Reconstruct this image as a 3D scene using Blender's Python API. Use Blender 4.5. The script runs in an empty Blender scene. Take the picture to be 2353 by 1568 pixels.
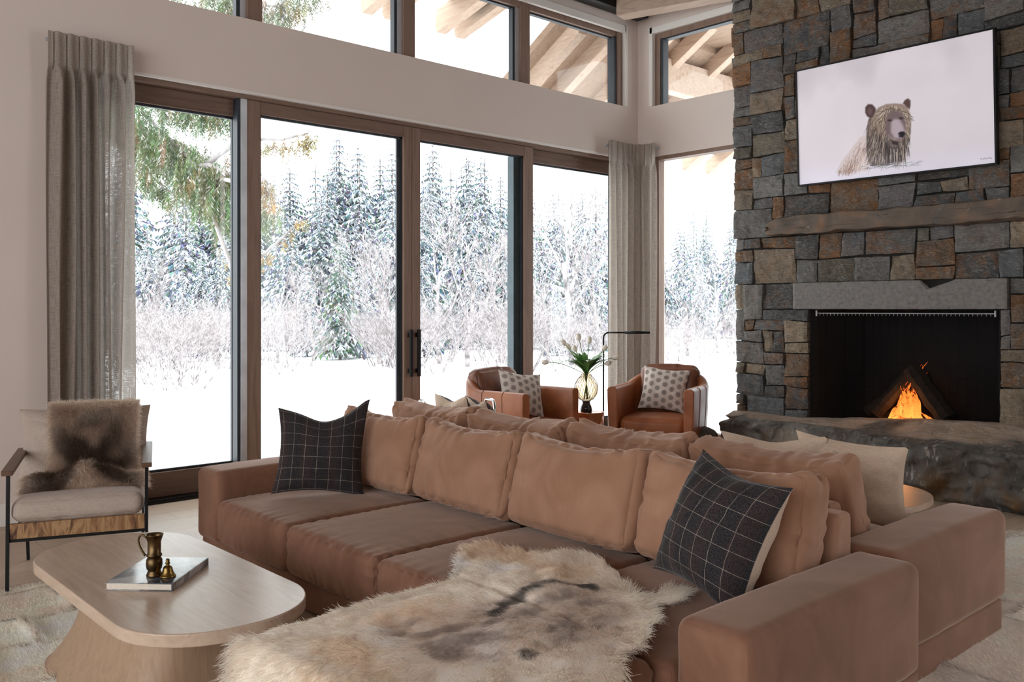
import bpy, math, random
import numpy as np
from mathutils import Vector, Matrix
random.seed(7); RNG = np.random.default_rng(7)
SC = bpy.context.scene; COL = SC.collection
PI = math.pi
# ------------------------------------------------------------------ camera
HC = 1.4; FPX = 2061.0; TH = math.atan((3440 - 1176.5) / FPX)
cd = bpy.data.cameras.new('camera'); cam = bpy.data.objects.new('camera', cd); COL.objects.link(cam)
cd.sensor_width = 36; cd.lens = 36 * FPX / 2353; cd.shift_y = -(784 - 711) / 2353; cd.clip_end = 600
cam.location = (0, 0, HC); cam.rotation_euler = (PI / 2, 0, TH - PI / 2); SC.camera = cam
SC.view_settings.view_transform = 'Standard'; SC.view_settings.look = 'None'
SC.view_settings.gamma = 1; SC.view_settings.use_curve_mapping = False; SC.view_settings.exposure = EXPO = 0.68
# ------------------------------------------------------------------ noise
def _h(ix, iy, iz, s):
    n = (ix * 374761393 + iy * 668265263 + iz * 2147483647 + s * 974634777) & 0xffffffff
    n = ((n ^ (n >> 13)) * 1274126177) & 0xffffffff
    n = n ^ (n >> 16)
    return (n & 0xffff) / 65535.0 * 2 - 1
def noise(p, f=1.0, s=0):
    p = np.asarray(p, float) * f; i = np.floor(p).astype(np.int64); t = p - i; t = t * t * (3 - 2 * t)
    r = 0
    for dx in (0, 1):
        for dy in (0, 1):
            for dz in (0, 1):
                w = (t[..., 0] if dx else 1 - t[..., 0]) * (t[..., 1] if dy else 1 - t[..., 1]) * (t[..., 2] if dz else 1 - t[..., 2])
                r = r + w * _h(i[..., 0] + dx, i[..., 1] + dy, i[..., 2] + dz, s)
    return r
def fbm(p, f=1.0, o=4, s=0):
    r = 0; a = 1
    for k in range(o): r = r + a * noise(p, f * 2 ** k, s + k); a *= .5
    return r
def sm(a, b, x): t = np.clip((x - a) / (b - a), 0, 1); return t * t * (3 - 2 * t)
def lin(c):
    return tuple(((v / 255) / 12.92 if v / 255 <= .04045 else ((v / 255 + .055) / 1.055) ** 2.4) for v in c)
# ------------------------------------------------------------------ materials
class N:
    def __init__(s, name):
        s.m = bpy.data.materials.new(name); s.m.use_nodes = True; s.t = s.m.node_tree; s.t.nodes.clear()
        s.out = s.t.nodes.new('ShaderNodeOutputMaterial')
    def n(s, typ, **k):
        x = s.t.nodes.new('ShaderNode' + typ)
        for a, v in k.items():
            if a.startswith('i_'): x.inputs[a[2:].replace('_', ' ')].default_value = v
            else: setattr(x, a, v)
        return x
    def l(s, a, b): s.t.links.new(a, b)
    def coord(s, kind='Object', scale=(1, 1, 1), rot=(0, 0, 0)):
        c = s.n('TexCoord'); m = s.n('Mapping'); m.inputs['Scale'].default_value = scale; m.inputs['Rotation'].default_value = rot
        s.l(c.outputs[kind], m.inputs['Vector']); return m.outputs[0]
    def noise(s, vec, scale, detail=4, dist=0, rough=.5):
        x = s.n('TexNoise'); x.inputs['Scale'].default_value = scale; x.inputs['Detail'].default_value = detail
        x.inputs['Distortion'].default_value = dist; x.inputs['Roughness'].default_value = rough
        if vec is not None: s.l(vec, x.inputs['Vector'])
        return x.outputs['Fac']
    def ramp(s, fac, stops, interp='LINEAR'):
        r = s.n('ValToRGB'); r.color_ramp.interpolation = interp
        while len(r.color_ramp.elements) < len(stops): r.color_ramp.elements.new(.5)
        for e, (p, c) in zip(r.color_ramp.elements, stops):
            e.position = p; e.color = (*c, 1) if len(c) == 3 else c
        s.l(fac, r.inputs[0]); return r.outputs[0]
    def mix(s, f, a, b, mode='MIX'):
        x = s.n('Mix', data_type='RGBA', blend_type=mode)
        for sock, v in ((x.inputs[0], f), (x.inputs[6], a), (x.inputs[7], b)):
            if isinstance(v, (int, float)): sock.default_value = v
            elif isinstance(v, tuple): sock.default_value = (*v, 1)
            else: s.l(v, sock)
        return x.outputs[2]
    def math(s, op, a, b=None):
        x = s.n('Math', operation=op)
        for i, v in ((0, a), (1, b)):
            if v is None: continue
            if isinstance(v, (int, float)): x.inputs[i].default_value = v
            else: s.l(v, x.inputs[i])
        return x.outputs[0]
    def bump(s, h, strength=.3, dist=.01, prev=None):
        b = s.n('Bump'); b.inputs['Strength'].default_value = strength; b.inputs['Distance'].default_value = dist
        s.l(h, b.inputs['Height'])
        if prev is not None: s.l(prev, b.inputs['Normal'])
        return b.outputs[0]
    def pbr(s, col, rough=.6, metal=0, nrm=None, sheen=0, sheen_tint=None, spec=.5, emit=None, estr=0, trans=0, sub=0):
        b = s.n('BsdfPrincipled')
        for sock, v in ((b.inputs['Base Color'], col), (b.inputs['Roughness'], rough)):
            if isinstance(v, (int, float)): sock.default_value = v
            elif isinstance(v, tuple): sock.default_value = (*v, 1)
            else: s.l(v, sock)
        b.inputs['Metallic'].default_value = metal; b.inputs['Specular IOR Level'].default_value = spec
        if nrm is not None: s.l(nrm, b.inputs['Normal'])
        if sheen:
            b.inputs['Sheen Weight'].default_value = sheen; b.inputs['Sheen Roughness'].default_value = .4
            if sheen_tint: b.inputs['Sheen Tint'].default_value = (*sheen_tint, 1)
        if trans: b.inputs['Transmission Weight'].default_value = trans
        s.l(b.outputs[0], s.out.inputs[0]); s.b = b
        return s.m
M = {}
def simple(name, col, rough=.6, metal=0, var=.15, scale=6, bump=0, bs=60, **k):
    a = N(name); v = a.coord('Object')
    f = a.noise(v, scale, 4)
    c = a.ramp(f, [(.3, tuple(x * (1 - var) for x in col)), (.7, tuple(min(1, x * (1 + var)) for x in col))])
    nr = a.bump(a.noise(v, bs, 3), bump, .004) if bump else None
    M[name] = a.pbr(c, rough, metal, nr, **k); return M[name]
simple('paint', (.72, .625, .57), .85, var=.02, scale=1.5)
simple('trim_paint', (.80, .77, .73), .6, var=.02)
simple('black_metal', (.012, .012, .013), .4, metal=.6, var=.2)
simple('slate_metal', (.055, .075, .085), .35, metal=.5)
simple('alu', (.50, .51, .54), .35, metal=.2)
simple('dark_gasket', (.02, .026, .035), .5)
simple('ceiling_paint', (.20, .145, .11), .8)
simple('snow', (.90, .91, .93), .7, var=.02, scale=.6, bump=.3, bs=3)
simple('bark', (.16, .13, .12), .9, var=.4, scale=8)
simple('frost_bark', (.44, .42, .43), .9, var=.35, scale=2)
simple('brass', (.24, .155, .05), .3, metal=1, var=.35, scale=25)
simple('old_brass', (.13, .085, .04), .36, metal=1, var=.5, scale=18)
simple('paper', (.75, .68, .58), .8, var=.06, scale=80)
simple('chrome', (.55, .54, .50), .2, metal=1)
simple('tulip', (.80, .73, .64), .5, var=.1, scale=20)
simple('leaf', (.10, .25, .06), .45, var=.5, scale=12)
simple('stem', (.16, .27, .08), .5)
simple('wick', (.03, .02, .015), .9)
def wood(name, c1, c2, c3=None, along='x', rough=.5, scale=1.0, bump=.15, spec=.35):
    a = N(name); sc = {'x': (.6, 7, 7), 'y': (7, .6, 7), 'z': (7, 7, .6)}[along]
    v = a.coord('Object', tuple(q * scale for q in sc))
    f = a.noise(v, 2.2, 6, 1.6); g = a.noise(v, 14, 3)
    c = a.ramp(f, [(.3, c1), (.55, c2), (.75, c3 or c1)])
    c = a.mix(a.math('MULTIPLY', g, .35), c, tuple(x * .55 for x in c1))
    M[name] = a.pbr(c, rough, 0, a.bump(g, bump, .003), spec=spec)
wood('frame_wood', (.20, .125, .09), (.28, .185, .14), (.235, .15, .11), 'z', .5)
wood('frame_wood_h', (.16, .098, .072), (.23, .15, .112), (.19, .12, .088), 'x', .5)
wood('table_oak', (.55, .40, .295), (.64, .49, .38), (.50, .355, .255), 'y', .27, .9, .06, .55)
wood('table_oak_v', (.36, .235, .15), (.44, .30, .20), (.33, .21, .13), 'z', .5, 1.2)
wood('arm_wood', (.10, .05, .03), (.16, .09, .055), (.12, .06, .035), 'y', .4)
wood('rafter_wood', (.48, .34, .25), (.62, .48, .38), (.50, .36, .27), 'y', .7)
wood('soffit_wood', (.30, .20, .14), (.42, .30, .22), (.34, .23, .16), 'y', .7)
wood('beam_wood', (.44, .31, .23), (.58, .45, .36), (.50, .38, .30), 'y', .7)
wood('log_wood', (.012, .008, .006), (.035, .022, .015), (.02, .013, .009), 'z', .9, 2)
def live_edge():
    a = N('apron_wood'); v = a.coord('Object', (14, 3, 3))
    f = a.noise(v, 1.6, 5, 2.0)
    c = a.ramp(f, [(.32, (.055, .02, .008)), (.45, (.25, .12, .05)), (.6, (.42, .25, .12)), (.75, (.18, .08, .03))])
    M['apron_wood'] = a.pbr(c, .45)
live_edge()
def floor_mat():
    a = N('floor_oak'); v = a.coord('Object', (1, 1, 1))
    br = a.n('TexBrick'); br.inputs['Scale'].default_value = 1; br.inputs['Brick Width'].default_value = 2.4; br.inputs['Row Height'].default_value = .22
    br.inputs['Mortar Size'].default_value = .0025; br.inputs['Color1'].default_value = (.0, .0, .0, 1); br.inputs['Color2'].default_value = (1, 1, 1, 1); br.inputs['Mortar'].default_value = (.5, .5, .5, 1)
    br.offset = .37; a.l(v, br.inputs['Vector'])
    c = a.ramp(br.outputs['Color'], [(0, (.55, .43, .33)), (.5, (.62, .50, .39)), (1, (.48, .36, .27))])
    v2 = a.coord('Object', (.8, 9, 1)); f = a.noise(v2, 2.5, 6, 1.0)
    c = a.mix(a.math('MULTIPLY', f, .55), c, (.30, .195, .13))
    c = a.mix(a.math('MULTIPLY', br.outputs['Fac'], .7), c, (.16, .10, .065))
    M['floor_oak'] = a.pbr(c, .38, 0, a.bump(f, .06, .003), spec=.4)
floor_mat()
def velvet(name, c, c2, sheen=.6):
    a = N(name); v = a.coord('Object')
    f = a.noise(v, 3.5, 3, 1.2); g = a.noise(a.coord('Object', (9, 9, 1.5)), 6, 3, .6)
    col = a.mix(a.ramp(f, [(.35, (0, 0, 0)), (.65, (1, 1, 1))]), c, c2)
    col = a.mix(a.math('MULTIPLY', g, .3), col, tuple(x * .75 for x in c))
    nr = a.bump(a.noise(v, 420, 2), .12, .001)
    M[name] = a.pbr(col, .75, 0, nr, sheen=sheen, sheen_tint=(.95, .78, .68), spec=.15)
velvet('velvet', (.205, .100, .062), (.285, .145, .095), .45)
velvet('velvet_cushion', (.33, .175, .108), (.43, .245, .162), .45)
def fabric(name, c, var=.1, bs=300, bump=.3, rough=.9, sheen=.2):
    a = N(name); w1 = a.coord('Object', (40, 40, 400)); w2 = a.coord('Object', (400, 400, 40))
    f = a.math('ADD', a.noise(w1, 1, 2), a.noise(w2, 1, 2)); f = a.math('MULTIPLY', f, .5)
    col = a.ramp(f, [(.35, tuple(x * (1 - var * 1.6) for x in c)), (.65, tuple(min(1, x * (1 + var)) for x in c))])
    M[name] = a.pbr(col, rough, 0, a.bump(f, bump, .002), sheen=sheen, spec=.2)
fabric('linen', (.47, .385, .33))
fabric('cream_fabric', (.66, .52, .40))
fabric('rug_base', (.55, .45, .36))
def curtain_mat():
    a = N('curtain_linen'); w1 = a.coord('UV', (30, 700, 1)); w2 = a.coord('UV', (500, 30, 1))
    f = a.math('MULTIPLY', a.math('ADD', a.noise(w1, 1, 3), a.noise(w2, 1, 3)), .5)
    col = a.ramp(f, [(.35, (.32, .272, .236)), (.65, (.54, .475, .42))])
    d = a.n('BsdfDiffuse'); a.l(col, d.inputs[0]); nr = a.bump(f, .5, .004); a.l(nr, d.inputs['Normal'])
    t = a.n('BsdfTranslucent'); a.l(a.mix(.6, col, (.62, .58, .53)), t.inputs[0])
    m1 = a.n('MixShader'); m1.inputs[0].default_value = .42; a.l(d.outputs[0], m1.inputs[1]); a.l(t.outputs[0], m1.inputs[2])
    tr = a.n('BsdfTransparent'); m2 = a.n('MixShader')
    a.l(a.ramp(f, [(.30, (.30, .30, .30)), (.52, (.0, .0, .0))]), m2.inputs[0]); a.l(m1.outputs[0], m2.inputs[1]); a.l(tr.outputs[0], m2.inputs[2])
    a.l(m2.outputs[0], a.out.inputs[0]); M['curtain_linen'] = a.m
curtain_mat()
def plaid():
    a = N('plaid_wool'); c = a.n('TexCoord'); sx = a.n('SeparateXYZ'); a.l(c.outputs['UV'], sx.inputs[0])
    def lines(o, n, off, w):
        f = a.math('FRACT', a.math('ADD', a.math('MULTIPLY', o, n), off)); d = a.math('ABSOLUTE', a.math('SUBTRACT', f, .5)); return a.math('LESS_THAN', d, w)
    X, Y = sx.outputs[0], sx.outputs[1]
    n = a.noise(a.coord('Object'), 260, 2); n2 = a.noise(a.coord('Object'), 30, 3)
    base = a.ramp(n, [(.3, (.012, .012, .015)), (.7, (.055, .05, .052))])
    wide = a.math('MAXIMUM', lines(X, 3.5, .3, .24), 0.0)
    base = a.mix(a.math('MULTIPLY', wide, .6), base, a.ramp(n, [(.3, (.02, .013, .014)), (.7, (.075, .055, .055))]))
    l1 = a.math('MAXIMUM', lines(X, 7.4, .1, .0115), lines(Y, 7.4, .35, .0115))
    brk = a.ramp(n2, [(.3, (.35, .35, .35)), (.6, (.8, .8, .8))])
    col = a.mix(a.math('MULTIPLY', l1, brk), base, (.50, .42, .36))
    M['plaid_wool'] = a.pbr(col, .95, 0, a.bump(n, .4, .002), sheen=.15, spec=.1)
plaid()
def block_print():
    a = N('block_print'); v = a.coord('UV', (1, 1, 1)); sx = a.n('SeparateXYZ'); a.l(v, sx.inputs[0])
    u = a.math('MULTIPLY', sx.outputs[0], 6.5); w = a.math('MULTIPLY', sx.outputs[1], 5.5)
    col_i = a.math('FLOOR', u); par = a.math('MULTIPLY', a.math('MODULO', col_i, 2.0), .5)
    fx = a.math('SUBTRACT', a.math('FRACT', u), .5); fy = a.math('SUBTRACT', a.math('FRACT', a.math('ADD', w, par)), .5)
    # leaf motif: ellipse + stalk
    e = a.math('ADD', a.math('POWER', a.math('DIVIDE', fx, .36), 2.0), a.math('POWER', a.math('DIVIDE', a.math('SUBTRACT', fy, .06), .33), 2.0))
    leaf = a.math('LESS_THAN', a.math('ADD', e, a.math('MULTIPLY', a.noise(v, 60, 2), .5)), 1.15)
    ribs = a.math('LESS_THAN', a.math('FRACT', a.math('ADD', a.math('MULTIPLY', a.math('ABSOLUTE', fx), 9), a.math('MULTIPLY', fy, 6))), .35)
    c = a.mix(leaf, (.66, .58, .52), a.mix(a.math('MULTIPLY', ribs, .7), (.24, .20, .185), (.50, .44, .40)))
    M['block_print'] = a.pbr(c, .9, 0, a.bump(a.noise(a.coord('Object'), 300, 2), .2, .002), spec=.15)
block_print()
def leather():
    a = N('leather'); v = a.coord('Object'); f = a.noise(v, 4, 5, .8); g = a.noise(v, 140, 3)
    c = a.ramp(f, [(.25, (.20, .055, .018)), (.5, (.31, .092, .030)), (.8, (.44, .155, .06))])
    M['leather'] = a.pbr(c, a.ramp(f, [(.3, (.36,) * 3), (.7, (.5,) * 3)]), 0, a.bump(g, .12, .001), spec=.45)
    a = N('leather_dark'); v = a.coord('Object'); f = a.noise(v, 5, 5, .8)
    c = a.ramp(f, [(.25, (.11, .04, .022)), (.6, (.19, .068, .035)), (.8, (.26, .10, .05))])
    M['leather_dark'] = a.pbr(c, .42, 0, a.bump(a.noise(v, 60, 3), .2, .002), spec=.45)
leather()
def glass():
    a = N('window_glass'); t = a.n('BsdfTransparent'); t.inputs[0].default_value = (.94, .96, .96, 1)
    g = a.n('BsdfGlossy'); g.inputs['Roughness'].default_value = .0
    f = a.n('LayerWeight'); f.inputs[0].default_value = .5; m = a.n('MixShader')
    a.l(a.math('ADD', a.math('MULTIPLY', a.math('POWER', f.outputs['Facing'], 5.0), .9), .025), m.inputs[0]); a.l(t.outputs[0], m.inputs[1]); a.l(g.outputs[0], m.inputs[2]); a.l(m.outputs[0], a.out.inputs[0])
    M['window_glass'] = a.m
    a = N('amber_glass'); t = a.n('BsdfTransparent'); t.inputs[0].default_value = (.80, .72, .58, 1)
    g = a.n('BsdfGlossy'); g.inputs['Roughness'].default_value = .03; f = a.n('LayerWeight'); f.inputs[0].default_value = .35; m = a.n('MixShader')
    nr = a.bump(a.noise(a.coord('Object'), 30, 2), .2, .004); a.l(nr, g.inputs['Normal'])
    a.l(f.outputs['Facing'], m.inputs[0]); a.l(t.outputs[0], m.inputs[1]); a.l(g.outputs[0], m.inputs[2]); a.l(m.outputs[0], a.out.inputs[0])
    M['amber_glass'] = a.m
    a = N('chain_mesh'); t = a.n('BsdfTransparent'); g = a.n('BsdfDiffuse'); g.inputs[0].default_value = (.012, .011, .012, 1)
    m = a.n('MixShader'); m.inputs[0].default_value = .22; a.l(t.outputs[0], m.inputs[1]); a.l(g.outputs[0], m.inputs[2]); a.l(m.outputs[0], a.out.inputs[0]); M['chain_mesh'] = a.m
glass()
simple('amber_rib', (.20, .11, .04), .2, var=.2)
simple('dark_glass', (.02, .02, .025), .05)
def stone():
    a = N('ledge_stone'); at = a.n('Attribute', attribute_name='tint'); v = a.coord('Object')
    mot = a.noise(v, 9, 6, .8); fine = a.noise(v, 45, 4); dirv = a.noise(a.coord('Object', (3, 3, 14), (.5, .2, .3)), 6, 5, 2.0)
    c = a.mix(a.ramp(mot, [(.35, (0, 0, 0)), (.7, (1, 1, 1))]), at.outputs['Color'], a.mix(.5, at.outputs['Color'], (.15, .145, .14)))
    ratt = a.n('Attribute', attribute_name='rust')
    rust = a.math('MULTIPLY', ratt.outputs['Fac'], a.ramp(a.noise(v, 6, 5, 1.5), [(.42, (0, 0, 0)), (.62, (1, 1, 1))]))
    c = a.mix(rust, c, a.mix(fine, (.26, .10, .028), (.17, .10, .05)))
    c = a.mix(a.math('MULTIPLY', a.ramp(dirv, [(.54, (0, 0, 0)), (.62, (1, 1, 1)), (.66, (.2, .2, .2))]), .5), c, (.40, .37, .33))
    c = a.mix(a.math('MULTIPLY', a.ramp(a.noise(v, 24, 7, .6, .7), [(.30, (1, 1, 1)), (.52, (0, 0, 0))]), .55), c, (.04, .038, .036))
    h = a.math('ADD', a.math('MULTIPLY', mot, .6), a.math('MULTIPLY', dirv, .5)); nr = a.bump(h, 1.0, .035); nr = a.bump(fine, .7, .009, nr)
    M['ledge_stone'] = a.pbr(c, .72, 0, nr, spec=.35)
    simple('mortar', (.022, .020, .018), .95)
    a = N('lintel_stone'); v = a.coord('Object'); f = a.noise(v, 30, 5); g = a.noise(a.coord('Object', (1, 22, 60), (.4, 0, 0)), 1, 3)
    c = a.ramp(f, [(.3, (.13, .122, .115)), (.7, (.20, .187, .176))]); c = a.mix(a.ramp(g, [(.30, (.5,) * 3), (.38, (0,) * 3)]), c, (.04, .037, .035))
    M['lintel_stone'] = a.pbr(c, .8, 0, a.bump(a.math('ADD', f, g), .6, .006))
    a = N('mantel_stone'); v = a.coord('Object'); f = a.noise(v, 5, 6, 1.0); g = a.noise(v, 22, 3)
    c = a.ramp(f, [(.3, (.075, .06, .05)), (.52, (.12, .085, .06)), (.72, (.19, .10, .055))]); c = a.mix(a.ramp(g, [(.68, (0,) * 3), (.74, (.5,) * 3)]), c, (.32, .24, .18))
    M['mantel_stone'] = a.pbr(c, .7, 0, a.bump(a.noise(v, 18, 5), .7, .012))
    a = N('boulder_stone'); v = a.coord('Object'); f = a.noise(v, 2.2, 8, 1.4); g = a.noise(a.coord('Object', (1, 1, .45)), 9, 6, 1.6); fine = a.noise(v, 38, 4)
    at = a.n('Attribute', attribute_name='tint')
    c = a.ramp(f, [(.3, (.07, .066, .062)), (.5, (.135, .125, .115)), (.7, (.24, .215, .19))])
    c = a.mix(a.math('MULTIPLY', a.ramp(g, [(.555, (0,) * 3), (.58, (1,) * 3), (.60, (1,) * 3), (.62, (0,) * 3)]), .12), c, (.36, .32, .28))
    sep = a.n('SeparateXYZ'); g2 = a.n('NewGeometry'); a.l(g2.outputs['Position'], sep.inputs[0])
    fleck = a.ramp(a.noise(a.coord('Object', (1, 2.2, .8), (.3, 0, .2)), 15, 5, .5), [(.57, (0,) * 3), (.63, (1,) * 3)])
    c = a.mix(a.math('MULTIPLY', fleck, a.ramp(a.noise(v, 4, 3), [(.48, (0,) * 3), (.60, (.8,) * 3)])), c, (.40, .36, .32))
    c = a.mix(a.ramp(a.noise(v, 12, 6, .4), [(.28, (.8,) * 3), (.46, (0,) * 3)]), c, (.03, .028, .027))
    och = a.math('MULTIPLY', a.ramp(sep.outputs[2], [(.12, (1,) * 3), (.42, (0,) * 3)]), a.ramp(a.noise(v, 2.5, 5, 1), [(.40, (0,) * 3), (.56, (1,) * 3)]))
    c = a.mix(a.math('MULTIPLY', och, .85), c, a.mix(fine, (.20, .095, .035), (.13, .09, .04)))
    c = a.mix(at.outputs['Fac'], c, a.ramp(a.noise(a.coord('Object', (2, 1, 1)), 3, 6, 1), [(.3, (.25, .205, .17)), (.5, (.42, .33, .265)), (.7, (.33, .24, .17))]))
    nr = a.bump(a.math('ADD', f, a.math('MULTIPLY', g, .5)), .8, .04); nr = a.bump(fine, .5, .008, nr)
    M['boulder_stone'] = a.pbr(c, .85, 0, nr, spec=.2)
    a = N('soot_brick'); v = a.coord('Object', (1, 1, 1), (0, PI / 2, 0)); br = a.n('TexBrick'); a.l(v, br.inputs['Vector'])
    br.inputs['Scale'].default_value = 1; br.inputs['Brick Width'].default_value = .23; br.inputs['Row Height'].default_value = .075; br.inputs['Mortar Size'].default_value = .005
    br.inputs['Color1'].default_value = (.010, .008, .007, 1); br.inputs['Color2'].default_value = (.006, .005, .005, 1); br.inputs['Mortar'].default_value = (.003, .003, .003, 1)
    M['soot_brick'] = a.pbr(br.outputs['Color'], .95)
stone()
def attr_mat(name, attr='tint', rough=.8, bump=0, trans=0, sheen=0):
    a = N(name); at = a.n('Attribute', attribute_name=attr); c = at.outputs['Color']
    if trans:
        d = a.n('BsdfDiffuse'); t = a.n('BsdfTranslucent'); m = a.n('MixShader'); m.inputs[0].default_value = trans
        a.l(c, d.inputs[0]); a.l(c, t.inputs[0]); a.l(d.outputs[0], m.inputs[1]); a.l(t.outputs[0], m.inputs[2]); a.l(m.outputs[0], a.out.inputs[0]); M[name] = a.m
    else:
        nr = a.bump(a.noise(a.coord('Object'), 12, 3), bump, .02) if bump else None
        M[name] = a.pbr(c, rough, 0, nr, sheen=sheen)
attr_mat('needles', trans=.25); attr_mat('cedar', trans=.3); attr_mat('fur', trans=.45); attr_mat('pelt')
def screen():
    a = N('screen'); at = a.n('Attribute', attribute_name='tint'); a.pbr(at.outputs['Color'], .5, spec=.15)
    a.l(at.outputs['Color'], a.b.inputs['Emission Color']); a.b.inputs['Emission Strength'].default_value = .22; M['screen'] = a.m
    a = N('flame'); v = a.coord('Object'); at = a.n('Attribute', attribute_name='tint'); f = a.noise(v, 22, 3, 1)
    lw = a.n('LayerWeight'); lw.inputs[0].default_value = .4
    e = a.n('Emission'); a.l(at.outputs['Color'], e.inputs[0]); e.inputs[1].default_value = 1.25
    t = a.n('BsdfTransparent'); m = a.n('MixShader'); a.l(a.math('MULTIPLY', a.ramp(f, [(.40, (0,) * 3), (.60, (1,) * 3)]), 1.0), m.inputs[0])
    a.l(e.outputs[0], m.inputs[1]); a.l(t.outputs[0], m.inputs[2]); a.l(m.outputs[0], a.out.inputs[0]); M['flame'] = a.m
    a = N('ember'); v = a.coord('Object'); f = a.noise(v, 18, 5, 1.5)
    c = a.ramp(f, [(.40, (.02, .008, .004)), (.52, (.9, .06, .01)), (.66, (1, .33, .05))]); a.pbr((.02, .012, .01), .9)
    a.l(c, a.b.inputs['Emission Color']); a.b.inputs['Emission Strength'].default_value = 1.6; M['ember'] = a.m
    a = N('book_cover'); v = a.coord('Object'); f = a.noise(v, 7, 5, 1.0); g = a.noise(a.coord('Object', (3, 3, 1)), 5, 4, 1.5)
    c = a.ramp(f, [(.32, (.03, .04, .06)), (.48, (.11, .13, .16)), (.60, (.45, .45, .46)), (.75, (.16, .17, .19))]); c = a.mix(a.ramp(g, [(.56, (0,) * 3), (.66, (.7,) * 3)]), c, (.33, .20, .12))
    M['book_cover'] = a.pbr(c, .12, spec=.6)
    a = N('hammered_copper'); v = a.coord('Object'); vo = a.n('TexVoronoi'); vo.inputs['Scale'].default_value = 14; a.l(v, vo.inputs['Vector'])
    M['hammered_copper'] = a.pbr((.40, .16, .075), .22, .9, a.bump(vo.outputs[0], .4, .02))
screen()
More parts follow.
